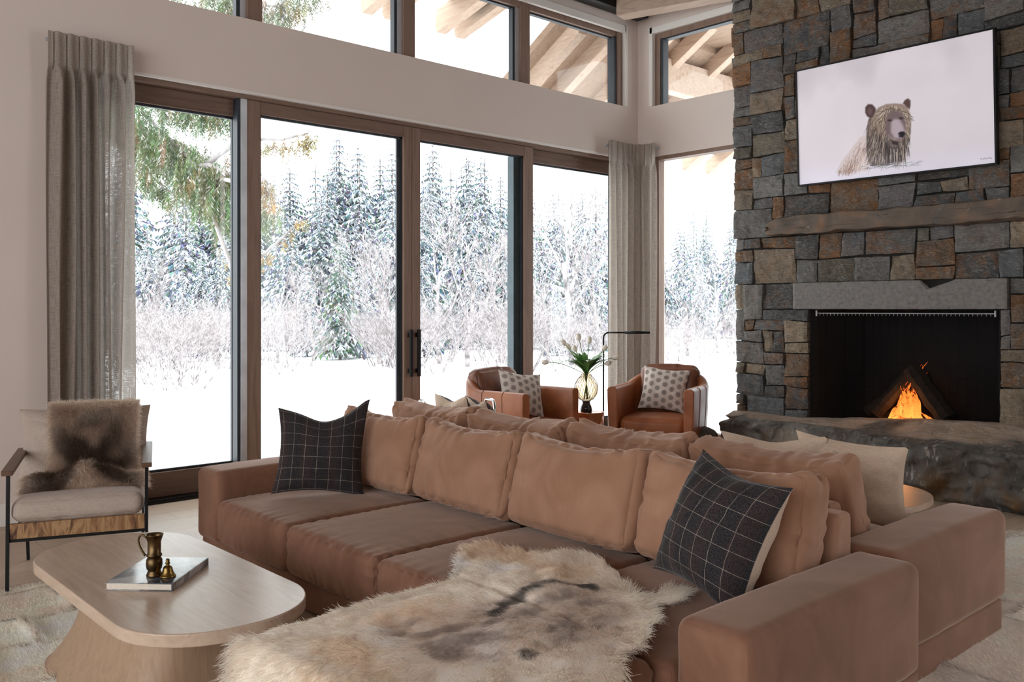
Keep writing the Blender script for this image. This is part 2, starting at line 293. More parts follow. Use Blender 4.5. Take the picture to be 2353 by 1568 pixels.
# ------------------------------------------------------------------ mesh tools
def tag(o, label=None, cat=None, group=None, kind=None):
    for k, v in (('label', label), ('category', cat), ('group', group), ('kind', kind)):
        if v: o[k] = v
    return o
def link(name, me, mat, parent=None, smooth=False, loc=None, rot=None):
    o = bpy.data.objects.new(name, me); COL.objects.link(o)
    for m in (mat if isinstance(mat, (list, tuple)) else [mat]):
        if m: me.materials.append(M[m] if isinstance(m, str) else m)
    if smooth and me.polygons: me.polygons.foreach_set('use_smooth', [True] * len(me.polygons))
    if parent: o.parent = parent
    if loc: o.location = loc
    if rot: o.rotation_euler = rot
    return o
def empty(name, loc=(0, 0, 0), rz=0, **k):
    o = bpy.data.objects.new(name, None); COL.objects.link(o); o.location = loc; o.rotation_euler = (0, 0, rz); o.empty_display_size = .1
    return tag(o, **k)
class MB:
    def __init__(s): s.v = []; s.f = []; s.mi = []; s.c = []; s.uv = None
    def add(s, v, f, mi=0, col=None):
        b = len(s.v); s.v += [tuple(map(float, p)) for p in v]; s.f += [tuple(int(i) + b for i in q) for q in f]; s.mi += [mi] * len(f); s.c += [col or (1, 1, 1)] * len(f)
        return s
    def box(s, x0, x1, y0, y1, z0, z1, mi=0, col=None, M4=None):
        v = [(x, y, z) for z in (z0, z1) for y in (y0, y1) for x in (x0, x1)]
        if M4 is not None: v = [tuple(M4 @ Vector(p)) for p in v]
        return s.add(v, [(0, 2, 3, 1), (4, 5, 7, 6), (0, 1, 5, 4), (1, 3, 7, 5), (3, 2, 6, 7), (2, 0, 4, 6)], mi, col)
    def bar(s, a, b, w, h, mi=0, col=None, up=(0, 0, 1)):
        a, b = Vector(a), Vector(b); d = b - a; L = d.length; d.normalize(); u = Vector(up); r = d.cross(u)
        if r.length < 1e-4: r = d.cross(Vector((0, 1, 0)))
        r.normalize(); u = r.cross(d); v = []
        for t in (a, b):
            for q, e in ((-1, -1), (1, -1), (1, 1), (-1, 1)): v.append(t + r * q * w / 2 + u * e * h / 2)
        return s.add(v, [(0, 1, 2, 3), (7, 6, 5, 4), (0, 4, 5, 1), (1, 5, 6, 2), (2, 6, 7, 3), (3, 7, 4, 0)], mi, col)
    def tube(s, pts, rad, n=8, mi=0, col=None, cap=True, closed=False):
        pts = [Vector(p) for p in pts]; K = len(pts); rad = [rad] * K if isinstance(rad, (int, float)) else rad
        v = []; pu = None
        for i, p in enumerate(pts):
            d = (pts[(i + 1) % K] - pts[i - 1]) if closed else (pts[min(i + 1, K - 1)] - pts[max(i - 1, 0)])
            d = d.normalized() if d.length > 1e-9 else Vector((0, 0, 1))
            if pu is None: pu = d.orthogonal().normalized()
            pu = (pu - d * pu.dot(d)); pu = pu.normalized() if pu.length > 1e-6 else d.orthogonal().normalized(); w = d.cross(pu)
            for k in range(n): a = 2 * PI * k / n; v.append(p + (pu * math.cos(a) + w * math.sin(a)) * rad[i])
        f = [(i * n + k, i * n + (k + 1) % n, ((i + 1) % K) * n + (k + 1) % n, ((i + 1) % K) * n + k) for i in range(K if closed else K - 1) for k in range(n)]
        if cap and not closed: f += [tuple(range(n - 1, -1, -1)), tuple((K - 1) * n + k for k in range(n))]
        return s.add(v, f, mi, col)
    def lathe(s, prof, n=32, c=(0, 0, 0), mi=0, col=None):
        v = [(c[0] + r * math.cos(2 * PI * k / n), c[1] + r * math.sin(2 * PI * k / n), c[2] + z) for r, z in prof for k in range(n)]
        f = [(i * n + k, i * n + (k + 1) % n, (i + 1) * n + (k + 1) % n, (i + 1) * n + k) for i in range(len(prof) - 1) for k in range(n)]
        f += [tuple(range(n - 1, -1, -1)), tuple((len(prof) - 1) * n + k for k in range(n))]
        return s.add(v, f, mi, col)
    def grid(s, P, mi=0, col=None, wrapu=False):
        a, b = P.shape[:2]; v = P.reshape(-1, 3); A = a if wrapu else a - 1
        f = [(i * b + j, ((i + 1) % a) * b + j, ((i + 1) % a) * b + j + 1, i * b + j + 1) for i in range(A) for j in range(b - 1)]
        return s.add(v, f, mi, col)
    def build(s, name, mat, parent=None, smooth=False, bevel=0, segs=2, tint=False, **k):
        me = bpy.data.meshes.new(name); me.from_pydata(s.v, [], s.f); me.update()
        if any(s.mi): me.polygons.foreach_set('material_index', s.mi)
        if tint:
            ca = me.color_attributes.new('tint', 'FLOAT_COLOR', 'CORNER'); arr = np.ones((len(me.loops), 4), np.float32)
            lens = np.array([len(q) for q in s.f]); arr[:, :3] = np.repeat(np.array(s.c, np.float32), lens, axis=0); ca.data.foreach_set('color', arr.ravel())
        o = link(name, me, mat, parent, smooth, **k)
        if bevel:
            m = o.modifiers.new('bevel', 'BEVEL'); m.width = bevel; m.segments = segs; m.limit_method = 'ANGLE'; m.angle_limit = .7; m.harden_normals = False
            if not smooth: me.polygons.foreach_set('use_smooth', [True] * len(me.polygons)); m.harden_normals = True
        return o
def npmesh(name, V, F, mat, parent=None, smooth=True, vcol=None, uv=None, attrs=None):
    """V (n,3), F (m,4|3) arrays"""
    me = bpy.data.meshes.new(name); me.from_pydata(np.asarray(V, float).tolist(), [], F.tolist() if hasattr(F, "tolist") else F); me.update()
    if vcol is not None:
        ca = me.color_attributes.new('tint', 'FLOAT_COLOR', 'POINT'); a = np.ones((len(V), 4), np.float32); a[:, :3] = vcol; ca.data.foreach_set('color', a.ravel())
    if uv is not None:
        ul = me.uv_layers.new(name='uv'); li = np.empty(len(me.loops), np.int32); me.loops.foreach_get('vertex_index', li); ul.data.foreach_set('uv', np.asarray(uv, np.float32)[li].ravel())
    for k, a in (attrs or {}).items():
        t = me.attributes.new(k, 'FLOAT', 'POINT'); t.data.foreach_set('value', np.asarray(a, np.float32))
    return link(name, me, mat, parent, smooth)
def softbox(sx, sy, sz, r=.03, n=24, puff=(0, 0, 0), fold=0, seed=0, nz=None, seamz=None, pipe=None, taper=0, freq=30):
    """rounded upholstered block centred on x/y, sitting on z=0; returns V,F"""
    faces = []; V = []; idx = {}
    h = np.array([sx, sy, sz]) / 2; r = min(r, h.min() * .98)
    t = np.linspace(-1, 1, n + 1); t = np.sign(t) * (1 - (1 - np.abs(t)) ** 1.25)
    for ax in range(3):
        for sg in (-1, 1):
            U, W = np.meshgrid(t, t, indexing='ij'); p = np.zeros((n + 1, n + 1, 3)); p[..., ax] = sg; p[..., (ax + 1) % 3] = U; p[..., (ax + 2) % 3] = W
            P = p * h; q = np.clip(P, -(h - r), h - r); d = P - q; L = np.linalg.norm(d, axis=-1, keepdims=True); nrm = d / np.maximum(L, 1e-9)
            O = q + nrm * r
            for a in range(3):
                b, c = (a + 1) % 3, (a + 2) % 3
                O[..., a] += puff[a] * np.sign(p[..., a]) * (np.abs(p[..., a]) ** 3) * (1 - p[..., b] ** 2) ** .7 * (1 - p[..., c] ** 2) ** .7
            if fold:
                e = 0
                for a in range(3):
                    b, c = (a + 1) % 3, (a + 2) % 3
                    on = np.abs(p[..., a]) > .999
                    for (m_, o_) in ((b, c), (c, b)):
                        prox = np.exp(-(1 - np.abs(p[..., m_])) * h[m_] / .06)
                        s_ = p[..., o_] * h[o_]
                        ph = s_ * freq * 6.28 / 3 + 3 * noise(np.stack([s_ * 7, p[..., m_] * 0 + seed + np.sign(p[..., m_]) * 3, p[..., a] * 2 + p[..., m_] * 1.2], -1), 1, seed)
                        e = e + np.where(on, prox * (1 - np.abs(p[..., o_]) ** 6) * np.sin(ph) * (0.5 + noise(np.stack([s_ * 12, p[..., m_] * 0, p[..., a]], -1), 1, seed + 5)), 0)
                lf = fbm(O * 1.0 + seed * 3.1, 5, 3, seed)
                dn = p / np.maximum(np.linalg.norm(p, axis=-1, keepdims=True), 1e-9); dn = np.where(L > 1e-9, nrm, np.eye(3)[ax] * sg)
                O = O + dn * (fold * e + fold * .55 * lf)[..., None]
            if taper: O[..., 0] *= 1 - taper * (O[..., 2] + h[2]) / sz
            O[..., 2] += h[2]
            ids = np.empty((n + 1, n + 1), int)
            for i in range(n + 1):
                for j in range(n + 1):
                    if 0 < i < n and 0 < j < n: ids[i, j] = len(V); V.append(O[i, j]); continue
                    k = tuple(np.round(p[i, j], 5))
                    if k not in idx: idx[k] = len(V); V.append(O[i, j])
                    ids[i, j] = idx[k]
            a_, b_, c_, d_ = ids[:-1, :-1], ids[1:, :-1], ids[1:, 1:], ids[:-1, 1:]
            q = np.stack([a_, b_, c_, d_] if sg > 0 else [a_, d_, c_, b_], -1).reshape(-1, 4); faces.append(q)
    return np.array(V), np.vstack(faces)
def soft(name, mat, parent, loc, size, rz=0, rot=None, pipes=None, **k):
    V, F = softbox(*size, **k)
    F = F.tolist(); V = V.tolist()
    if pipes is not None:
        mb = MB(); 
        for (zz, ins, rad) in pipes:
            hx, hy = size[0] / 2 - ins, size[1] / 2 - ins; rr = k.get('r', .03) * 1.0; pts = []
            for cx_, cy_, a0 in ((hx - rr, hy - rr, 0), (-hx + rr, hy - rr, PI / 2), (-hx + rr, -hy + rr, PI), (hx - rr, -hy + rr, 1.5 * PI)):
                for q in range(5): a = a0 + q * PI / 8; pts.append((cx_ + rr * math.cos(a), cy_ + rr * math.sin(a), zz))
            # subdivide long runs
            out = []
            for i in range(len(pts)):
                a, b = Vector(pts[i]), Vector(pts[(i + 1) % len(pts)]); m = max(1, int((b - a).length / .03))
                out += [a.lerp(b, j / m) for j in range(m)]
            mb.tube(out, rad, 6, closed=True)
        b = len(V); V += mb.v; F += [tuple(i + b for i in f) for f in mb.f]
    me = bpy.data.meshes.new(name); me.from_pydata(V, [], F); me.update()
    o = link(name, me, mat, parent, True, loc, rot or (0, 0, rz)); return o
def pillow(name, w, h, T, front, back, loc, rot, n=40, ears=.10, chop=0, seed=1, fold=.004, slump=0, bulge=1.0, earR=0, **tags):
    """knife edge pillow. local x width, z height (bottom edge at z=0), front faces -y"""
    root = empty(name, loc, **tags); root.rotation_euler = rot
    t = np.linspace(-1, 1, n + 1); U, W = np.meshgrid(t, t, indexing='ij')
    for sg, mat, nm in ((-1, front, 'front_cover'), (1, back, 'back_cover')):
        x = w / 2 * U * (1 - ears * (1 - W ** 2) * np.abs(U) ** 2 * 1.0)
        z = h / 2 * W * (1 - ears * (1 - U ** 2) * np.abs(W) ** 2) + h / 2
        prof = (np.clip(1 - U ** 2, 0, 1) ** .55) * (np.clip(1 - W ** 2, 0, 1) ** .55)
        y = sg * T / 2 * prof * (1 if sg < 0 else bulge)
        if chop:
            g = np.exp(-(U / .42) ** 2) * sm(-.2, 1, W); z = z - chop * h * g; y = y * (1 + .15 * (1 - g))
        z = z + earR * np.exp(-((1 - U) / .35) ** 2) * sm(.3, 1, W)
        z = z - slump * np.abs(np.sin(U * 1.2)) * (W > 0) * W * h * .1
        P = np.stack([x, y, z], -1)
        edge = np.maximum(np.abs(U), np.abs(W))
        wr = fold * (1 - edge ** 12) * (fbm(np.stack([U * 2.4, W * 2.4, U * 0 + seed * 7.7], -1), 1.5, 3, seed) * 1.6 +
             (edge ** 3) * np.sin(np.where(np.abs(W) > np.abs(U), U, W) * 17 + 3 * noise(np.stack([U * 3, W * 3, U * 0 + seed], -1), 1, seed)) * .8)
        P[..., 1] += sg * wr
        ids = np.arange((n + 1) ** 2).reshape(n + 1, n + 1); a_, b_, c_, d_ = ids[:-1, :-1], ids[1:, :-1], ids[1:, 1:], ids[:-1, 1:]
        F = np.stack([a_, b_, c_, d_] if sg < 0 else [a_, d_, c_, b_], -1).reshape(-1, 4)
        o = npmesh(nm, P.reshape(-1, 3), F, mat, root, True, uv=np.stack([(U + 1) / 2, (W + 1) / 2], -1).reshape(-1, 2))
    return root
def fur(name, P, D, C, parent, mat='fur', seg=4, r0=.0007, curl=.01, gravity=.0, seed=0):
    """P roots (n,3), D vectors (n,3) incl. length, C colours (n,3)"""
    n = len(P); hc = bpy.data.hair_curves.new(name); hc.add_curves([seg] * n)
    t = np.linspace(0, 1, seg)[None, :, None]; rg = np.random.default_rng(seed)
    L = np.linalg.norm(D, axis=1)[:, None, None]
    B = rg.normal(0, 1, (n, 1, 3)) * curl * L
    pts = P[:, None] + D[:, None] * t + B * t ** 2 * 10 + np.array([0, 0, -1.0]) * gravity * L * t ** 2
    hc.attributes['position'].data.foreach_set('vector', pts.astype(np.float32).ravel())
    ra = hc.attributes.get('radius') or hc.attributes.new('radius', 'FLOAT', 'POINT')
    rad = np.repeat((r0 * (1 - .8 * np.linspace(0, 1, seg)))[None], n, 0); ra.data.foreach_set('value', rad.astype(np.float32).ravel())
    ca = hc.attributes.new('tint', 'FLOAT_COLOR', 'CURVE'); a = np.ones((n, 4), np.float32); a[:, :3] = C; ca.data.foreach_set('color', a.ravel())
    o = bpy.data.objects.new(name, hc); COL.objects.link(o); hc.materials.append(M[mat]); o.parent = parent; tag(o, kind='stuff')
    return o
def copy_tree(o, parent=None):
    c = o.copy(); COL.objects.link(c)
    if parent: c.parent = parent
    for ch in list(o.children): copy_tree(ch, c)
    return c
# ================================================================== room shell
YA, XB = 6.48, 7.81
def struct(name, mb, mat, parent=None, **k): o = mb.build(name, mat, parent, **k); return tag(o, kind='structure') if parent is None else o
# floor
struct('floor', MB().box(-5, XB + .02, -4, YA + .02, -.12, 0), 'floor_oak')
w = MB(); T = .26
w.box(-5, 2.0, YA, YA + T, 0, 5.4); w.box(2.0, XB, YA, YA + T, 3.08, 3.64); w.box(7.66, XB, YA, YA + T, 0, 3.08)
w.box(2.0, XB + T, YA, YA + T, 4.47, 5.4); w.box(7.6, XB, YA, YA + T, 3.64, 4.47)
struct('wall_left', w, 'paint')
w = MB(); YC = 4.85
w.box(XB, XB + T, 6.31, YA + T, 0, 5.4); w.box(XB, XB + T, YC - .3, 6.31, 3.08, 3.64); w.box(XB, XB + T, YC - .3, 6.31, 4.46, 5.4); w.box(XB, XB + T, -1.5, 1.4, 0, 5.4)
struct('wall_right', w, 'paint')
struct('ceiling', MB().box(-5, XB + T, -4, YA + T, 4.98, 5.2), 'ceiling_paint')
struct('baseboard_left', MB().box(-5, 1.98, YA - .018, YA, 0, .15), 'trim_paint', bevel=.004)
# light painted reveals around the clerestory
t = MB(); t.box(2.0, 7.6, YA - .012, YA + .03, 4.45, 4.53); t.box(7.58, 7.625, YA - .012, YA + .1, 3.64, 4.53)
struct('trim_1', t, 'trim_paint', bevel=.004)
t = MB(); t.box(XB - .012, XB + .03, YC, 6.31, 4.44, 4.51); t.box(XB - .012, XB + .1, 6.27, 6.32, 3.64, 4.51)
struct('trim_2', t, 'trim_paint', bevel=.004)
t = MB(); t.box(2.0, 7.66, YA - .006, YA + .05, 3.062, 3.082); struct('trim_3', t, 'trim_paint')
# ---- sliding doors, lower left wall
d1 = empty('door_1', (4.8, YA, 0), kind='structure')
def at(o, loc): o.location = loc; return o
ox, oy = 4.8, YA
def L(mb, x0, x1, y0, y1, z0, z1, mi=0): return mb.box(x0 - ox, x1 - ox, y0 - oy, y1 - oy, z0, z1, mi)
f = MB(); L(f, 2.0, 7.66, YA + .03, YA + .2, 3.03, 3.075); L(f, 1.98, 2.04, YA + .03, YA + .2, 0, 3.05); L(f, 7.62, 7.66, YA + .03, YA + .2, 0, 3.05)
f.build('door_frame', 'frame_wood_h', d1, bevel=.004)
f = MB(); L(f, 2.0, 7.66, YA - .01, YA + .2, 0.0, .018); L(f, 2.0, 7.66, YA + .0, YA + .012, .018, .03); f.build('floor_track', 'black_metal', d1)
def panel(x0, x1, y, sl, sr, name, handle=None, top=2.93, zt=3.03, bot=.019, zb=.20):
    p = empty(name, (0, 0, 0)); p.parent = d1
    th = .055
    f = MB(); L(f, x0, x0 + sl, y, y + th, bot, zt); L(f, x1 - sr, x1, y, y + th, bot, zt); f.build('stile', 'frame_wood', p, bevel=.004)
    f = MB(); L(f, x0 + sl, x1 - sr, y + .002, y + th, top, zt); L(f, x0 + sl, x1 - sr, y + .002, y + th, bot, zb); f.build('rail', 'frame_wood_h', p, bevel=.004)
    f = MB(); g = .018
    L(f, x0 + sl, x0 + sl + g, y + .03, y + th, zb, top); L(f, x1 - sr - g, x1 - sr, y + .03, y + th, zb, top); L(f, x0 + sl, x1 - sr, y + .03, y + th, top - g, top); L(f, x0 + sl, x1 - sr, y + .03, y + th, zb, zb + g)
    f.build('gasket', 'dark_gasket', p)
    f = MB(); L(f, x0 + sl, x1 - sr, y + .035, y + .043, zb, top); f.build('glass', 'window_glass', p)
    if handle is not None:
        f = MB(); hx = handle
        L(f, hx - .016, hx + .016, y - .05, y - .03, .80, 1.22); L(f, hx - .012, hx + .012, y - .03, y, .83, .87); L(f, hx - .012, hx + .012, y - .03, y, 1.15, 1.19)
        f.build('handle', 'black_metal', p, bevel=.003)
    return p
panel(2.04, 3.20, YA + .13, .09, .09, 'fixed_panel', top=2.90)
panel(3.165, 4.735, YA + .05, .115, .085, 'sliding_panel', 4.70)
panel(4.74, 6.235, YA + .05, .09, .115, 'sliding_panel', 4.785)
panel(6.10, 7.62, YA + .13, .09, .09, 'fixed_panel', top=2.90)
f = MB(); L(f, 3.115, 3.165, YA + .045, YA + .12, .04, 3.03); f.build('lit_stile_side', 'alu', d1, bevel=.003)  # pale strip standing in for light on the wooden stile's side face
f = MB(); L(f, 3.09, 3.115, YA + .06, YA + .14, .04, 3.03); L(f, 4.60, 4.652, YA + .09, YA + .11, .2, 2.93); f.build('weatherstrip', 'dark_gasket', d1)
f = MB(); L(f, 6.02, 6.125, YA + .108, YA + .2, .2, 2.93); f.build('cladding', 'slate_metal', d1, bevel=.003)
# ---- clerestory, left wall
w1 = empty('window_1', (4.8, YA, 3.64), kind='structure'); 
f = MB(); B2 = lambda mb, a, b, c_, d_, e, g_: mb.box(a - ox, b - ox, c_ - oy, d_ - oy, e - 3.64, g_ - 3.64)
B2(f, 2.0, 7.6, YA + .05, YA + .14, 4.40, 4.47); B2(f, 7.50, 7.585, YA + .03, YA + .14, 3.64, 4.45)
for x in (3.165, 4.64, 6.055): B2(f, x, x + .125, YA + .04, YA + .14, 3.64, 4.42)
f.build('window_frame', 'frame_wood', w1, bevel=.004)
f = MB()
for x in (3.165, 4.64, 6.055): B2(f, x - .045, x, YA + .07, YA + .14, 3.64, 4.41)
f.build('lit_mullion_side', 'alu', w1)  # pale strips: light on the mullions' side faces put into colour
f = MB()
for x in (3.165, 4.64, 6.055): B2(f, x - .075, x - .045, YA + .08, YA + .14, 3.64, 4.41)
B2(f, 7.455, 7.50, YA + .05, YA + .14, 3.64, 4.41); B2(f, 2.0, 7.5, YA + .09, YA + .14, 4.385, 4.402)
f.build('gasket', 'dark_gasket', w1)
for a, b in ((2.0, 3.12), (3.29, 4.57), (4.765, 5.98), (6.18, 7.46)):
    f = MB(); B2(f, a, b, YA + .10, YA + .108, 3.64, 4.40); f.build('pane', 'window_glass', w1)
# ---- right wall windows
w2 = empty('window_2', (XB, 5.6, 3.64), kind='structure')
f = MB(); R2 = lambda mb, a, b, c_, d_, e, g_, z=3.64: mb.box(a - XB, b - XB, c_ - 5.6, d_ - 5.6, e - z, g_ - z)
R2(f, XB + .04, XB + .14, 6.20, 6.275, 3.64, 4.44); R2(f, XB + .04, XB + .14, YC - .25, 6.2, 4.38, 4.44); f.build('window_frame', 'frame_wood', w2, bevel=.004)
f = MB(); R2(f, XB + .05, XB + .14, 6.165, 6.20, 3.64, 4.39); R2(f, XB + .06, XB + .14, YC - .25, 6.18, 4.365, 4.382); f.build('gasket', 'dark_gasket', w2)
f = MB(); R2(f, XB + .10, XB + .108, YC - .25, 6.17, 3.64, 4.38); f.build('pane', 'window_glass', w2)
w3 = empty('window_3', (XB, 5.6, 0), kind='structure')
f = MB(); R2(f, XB + .02, XB + .14, YC - .25, 6.31, 3.04, 3.08, 0); R2(f, XB + .04, XB + .14, 6.22, 6.31, 0, 3.05, 0); R2(f, XB + .04, XB + .14, YC - .25, 6.31, 0, .10, 0); f.build('window_frame', 'frame_wood', w3, bevel=.004)
f = MB(); R2(f, XB + .10, XB + .108, YC - .25, 6.22, .1, 3.04, 0); f.build('pane', 'window_glass', w3)
# ---- ceiling timbers seen at the very top
b = MB(); b.box(2, 7.75, 6.28, 6.44, 4.60, 4.98); tag(b.build('steel_beam', 'black_metal', bevel=.006), 'black steel beam running under the ceiling above the clerestory', 'beam')
b = MB(); b.bar((7.30, 6.30, 4.62), (7.66, 4.9, 4.60), .20, .22); tag(b.build('timber_beam', 'beam_wood', bevel=.008), 'pale timber beam under the ceiling beside the stone chimney', 'beam')
# ================================================================== curtains
def curtain(name, path, z0, z1, pleats, label, amp=.065, seed=0):
    """path: function s->(x,y,nx,ny) with s in 0..1"""
    root = empty(name, (*path(.5)[:2], 0), label=label, cat='curtain', group='linen curtains beside the windows')
    n = pleats * 30; zs = np.concatenate([np.linspace(z0, z1 - .26, 40), np.linspace(z1 - .255, z1 - .19, 8), np.linspace(z1 - .185, z1, 10)])
    P = np.zeros((n + 1, len(zs), 3)); UV = np.zeros((n + 1, len(zs), 2)); c0 = path(.5)
    for i in range(n + 1):
        s = i / n
        for j, z in enumerate(zs):
            q = (z - z0) / (z1 - z0); head = float(sm(z1 - .30, z1 - .20, z))
            ss = s + .012 * math.sin(q * 5 + s * 20 + seed) * (1 - head)
            x, y, nx, ny = path(min(1, max(0, ss)))
            ph = 2 * PI * pleats * s
            wv = math.sin(ph + .7 * math.sin(q * 3 + s * 9 + seed) * (1 - head)); body = math.copysign(abs(wv) ** .8, wv) * amp * (1 + .35 * math.sin(s * 23 + seed))
            pin = max(0, 1 - abs(((ph / (2 * PI)) % 1) - .5) / .07) * .05 + .010 * math.sin(ph)
            o = body * (1 - head) + pin * head
            P[i, j] = (x + nx * o - c0[0], y + ny * o - c0[1], z); UV[i, j] = (s, q)
    ids = np.arange(P.shape[0] * P.shape[1]).reshape(P.shape[:2]); F = np.stack([ids[:-1, :-1], ids[1:, :-1], ids[1:, 1:], ids[:-1, 1:]], -1)
    k = 46; Fb = F[:, :k].reshape(-1, 4); Fh = F[:, k:].reshape(-1, 4)
    npmesh('cloth', P.reshape(-1, 3), Fb, 'curtain_linen', root, uv=UV.reshape(-1, 2)); npmesh('pleated_heading', P.reshape(-1, 3), Fh, 'curtain_linen', root, uv=UV.reshape(-1, 2))
    # track
    pts = [path(s) for s in np.linspace(0, 1, 14)]; mb = MB().tube([(p[0] - c0[0] + p[2] * .055, p[1] - c0[1] + p[3] * .055, z1 - .05) for p in pts], .012, 6); mb.build('track', 'alu', root)
    return root
curtain('curtain', lambda s: (1.70 + .55 * s, 6.36, 0, 1), .01, 3.225, 7, 'grey linen curtain left of the sliding doors behind the framed armchair')
def cp(s):
    # along left wall, round the corner, along right wall
    Lx = .36; r = .13; La = r * PI / 2; Ly = .10; tot = Lx + La + Ly; d = s * tot; x0, y0 = 7.205, 6.375
    if d < Lx: return (x0 + d, y0, 0, 1)
    if d < Lx + La: a = (d - Lx) / r; return (x0 + Lx + r * math.sin(a), y0 - r + r * math.cos(a), math.sin(a), math.cos(a))
    return (x0 + Lx + r, y0 - r - (d - Lx - La), 1, 0)
curtain('curtain', cp, .01, 3.21, 7, 'grey linen curtain wrapping the room corner beside the floor lamp', amp=.04, seed=3)
# ================================================================== fireplace
XC = 7.30
fp = empty('fireplace', (XC, 3.3, 0), label='floor to ceiling stone fireplace with rust and slate blocks around a dark firebox', cat='fireplace')
TINTS = [((.125, .138, .15), 17), ((.18, .175, .168), 17), ((.068, .070, .074), 14), ((.30, .225, .15), 16), ((.165, .11, .072), 16), ((.30, .13, .045), 9), ((.16, .135, .095), 9), ((.16, .145, .145), 6)]
def glines(br, c):
    out = [br[0]]
    for a, b in zip(br, br[1:]):
        k = max(1, round((b - a) / c)); out += [a + (b - a) * (i + 1) / k for i in range(k)]
    return out
def masonry(mb_v, org, ulines, vlines, excl, mapf, seed, depth=.045, res=.028):
    rg = random.Random(seed); nu, nv = len(ulines) - 1, len(vlines) - 1; used = [[False] * nv for _ in range(nu)]
    for i in range(nu):
        for j in range(nv):
            cu, cv = (ulines[i] + ulines[i + 1]) / 2, (vlines[j] + vlines[j + 1]) / 2
            if any(a < cu < b and c < cv < d for a, b, c, d in excl): used[i][j] = True
    def jit(i, j):
        r = random.Random(i * 971 + j * 131 + seed); e = .017 if 0 < i < nu else 0
        return r.uniform(-e, e), r.uniform(-.012, .012)
    V, F, C, R = mb_v
    order = [(i, j) for j in range(nv) for i in range(nu)]
    for i, j in order:
        if used[i][j]: continue
        w_, h_ = rg.choices([(2, 2), (3, 2), (2, 1), (3, 1), (1, 1), (4, 2), (2, 3), (4, 3), (1, 2), (5, 2)], [12, 14, 13, 9, 3, 6, 2, 4, 1, 4])[0]
        ww = 0
        while ww < w_ and i + ww < nu and not used[i + ww][j]: ww += 1
        hh = 0
        while hh < h_ and j + hh < nv and all(not used[i + k][j + hh] for k in range(ww)): hh += 1
        if ulines[i + ww] - ulines[i] < .02: continue
        for a in range(ww):
            for b in range(hh): used[i + a][j + b] = True
        cs = []
        for (a, b) in ((i, j), (i + ww, j), (i + ww, j + hh), (i, j + hh)):
            ju, jv = jit(a, b)
            if any(abs(ulines[a] - e[k]) < .01 for e in excl for k in (0, 1)): ju = 0
            if any(abs(vlines[b] - e[k]) < .01 for e in excl for k in (2, 3)): jv *= .2
            cs.append((ulines[a] + ju, vlines[b] + jv))
        W, H = ulines[i + ww] - ulines[i], vlines[j + hh] - vlines[j]; g = .0055
        mu, mv = max(3, int(W / res)), max(3, int(H / res))
        base = .030 + rg.uniform(0, depth * .75); tu, tv = rg.uniform(-.012, .012), rg.uniform(-.012, .012)
        s, t = np.meshgrid(np.linspace(0, 1, mu + 1), np.linspace(0, 1, mv + 1), indexing='ij')
        s2, t2 = g / W + s * (1 - 2 * g / W), g / H + t * (1 - 2 * g / H)
        U = cs[0][0] * (1 - s2) * (1 - t2) + cs[1][0] * s2 * (1 - t2) + cs[2][0] * s2 * t2 + cs[3][0] * (1 - s2) * t2
        Vv = cs[0][1] * (1 - s2) * (1 - t2) + cs[1][1] * s2 * (1 - t2) + cs[2][1] * s2 * t2 + cs[3][1] * (1 - s2) * t2
        pp = np.stack([U * 1.0, Vv * 1.0, U * 0 + (i * 3.1 + j * 1.7)], -1)
        D = base + tu * (s - .5) + tv * (t - .5) + .014 * fbm(pp, 9, 4, seed) + .004 * noise(pp, 40, seed)
        ed = np.minimum(np.minimum(s * W, (1 - s) * W), np.minimum(t * H, (1 - t) * H)); D = D - .010 * np.exp(-ed / .006)
        # irregular edge
        U = U + np.where((s == 0) | (s == 1), .0035 * noise(pp, 30, 3), 0); Vv = Vv + np.where((t == 0) | (t == 1), .0035 * noise(pp, 30, 4), 0)
        P = mapf(U, Vv, D); b0 = len(V); flat = P.reshape(-1, 3).tolist(); V += flat
        col = rg.choices([q[0] for q in TINTS], [q[1] for q in TINTS])[0]; k = rg.uniform(.75, 1.3); col = tuple(x * k for x in col); ru = 1.0 if col[0] > col[2] * 2 else rg.choice([0, 0, .25, .7])
        nb = mv + 1
        F += [(b0 + a * nb + b, b0 + (a + 1) * nb + b, b0 + (a + 1) * nb + b + 1, b0 + a * nb + b + 1) for a in range(mu) for b in range(mv)]
        # skirt
        ring = [(a, 0) for a in range(mu)] + [(mu, b) for b in range(mv)] + [(a, mv) for a in range(mu, 0, -1)] + [(0, b) for b in range(mv, 0, -1)]
        back = mapf(np.array([U[a, b] for a, b in ring]), np.array([Vv[a, b] for a, b in ring]), np.full(len(ring), -.05)); b1 = len(V); V += back.tolist(); m = len(ring)
        F += [(b0 + ring[k][0] * nb + ring[k][1], b1 + k, b1 + (k + 1) % m, b0 + ring[(k + 1) % m][0] * nb + ring[(k + 1) % m][1]) for k in range(m)]
        nn = len(V) - b0; C += [col] * nn; R += [ru] * nn
OY0, OY1, OZ0, OZ1 = 2.535, 4.115, .40, 1.40
st = ([], [], [], [])
excl = [(OY0, OY1, -1, OZ1), (2.46, 4.235, 1.40, 1.635), (2.36, 4.46, 2.06, 2.225)]
yl = glines([1.4, 2.36, 2.46, OY0, OY1, 4.235, 4.46, 4.85], .105); zl = glines([0, 1.4, 1.635, 2.06, 2.225, 5.0], .1)
wob = lambda y, z: y + .055 * sm(4.2, 4.85, y) * np.clip((z - .45) / 4, 0, 1)
masonry(st, None, yl, zl, excl, lambda u, v, d: np.stack([XC - d + .03 + u * 0 - XC, wob(u, v) - 3.3, v], -1), 11)
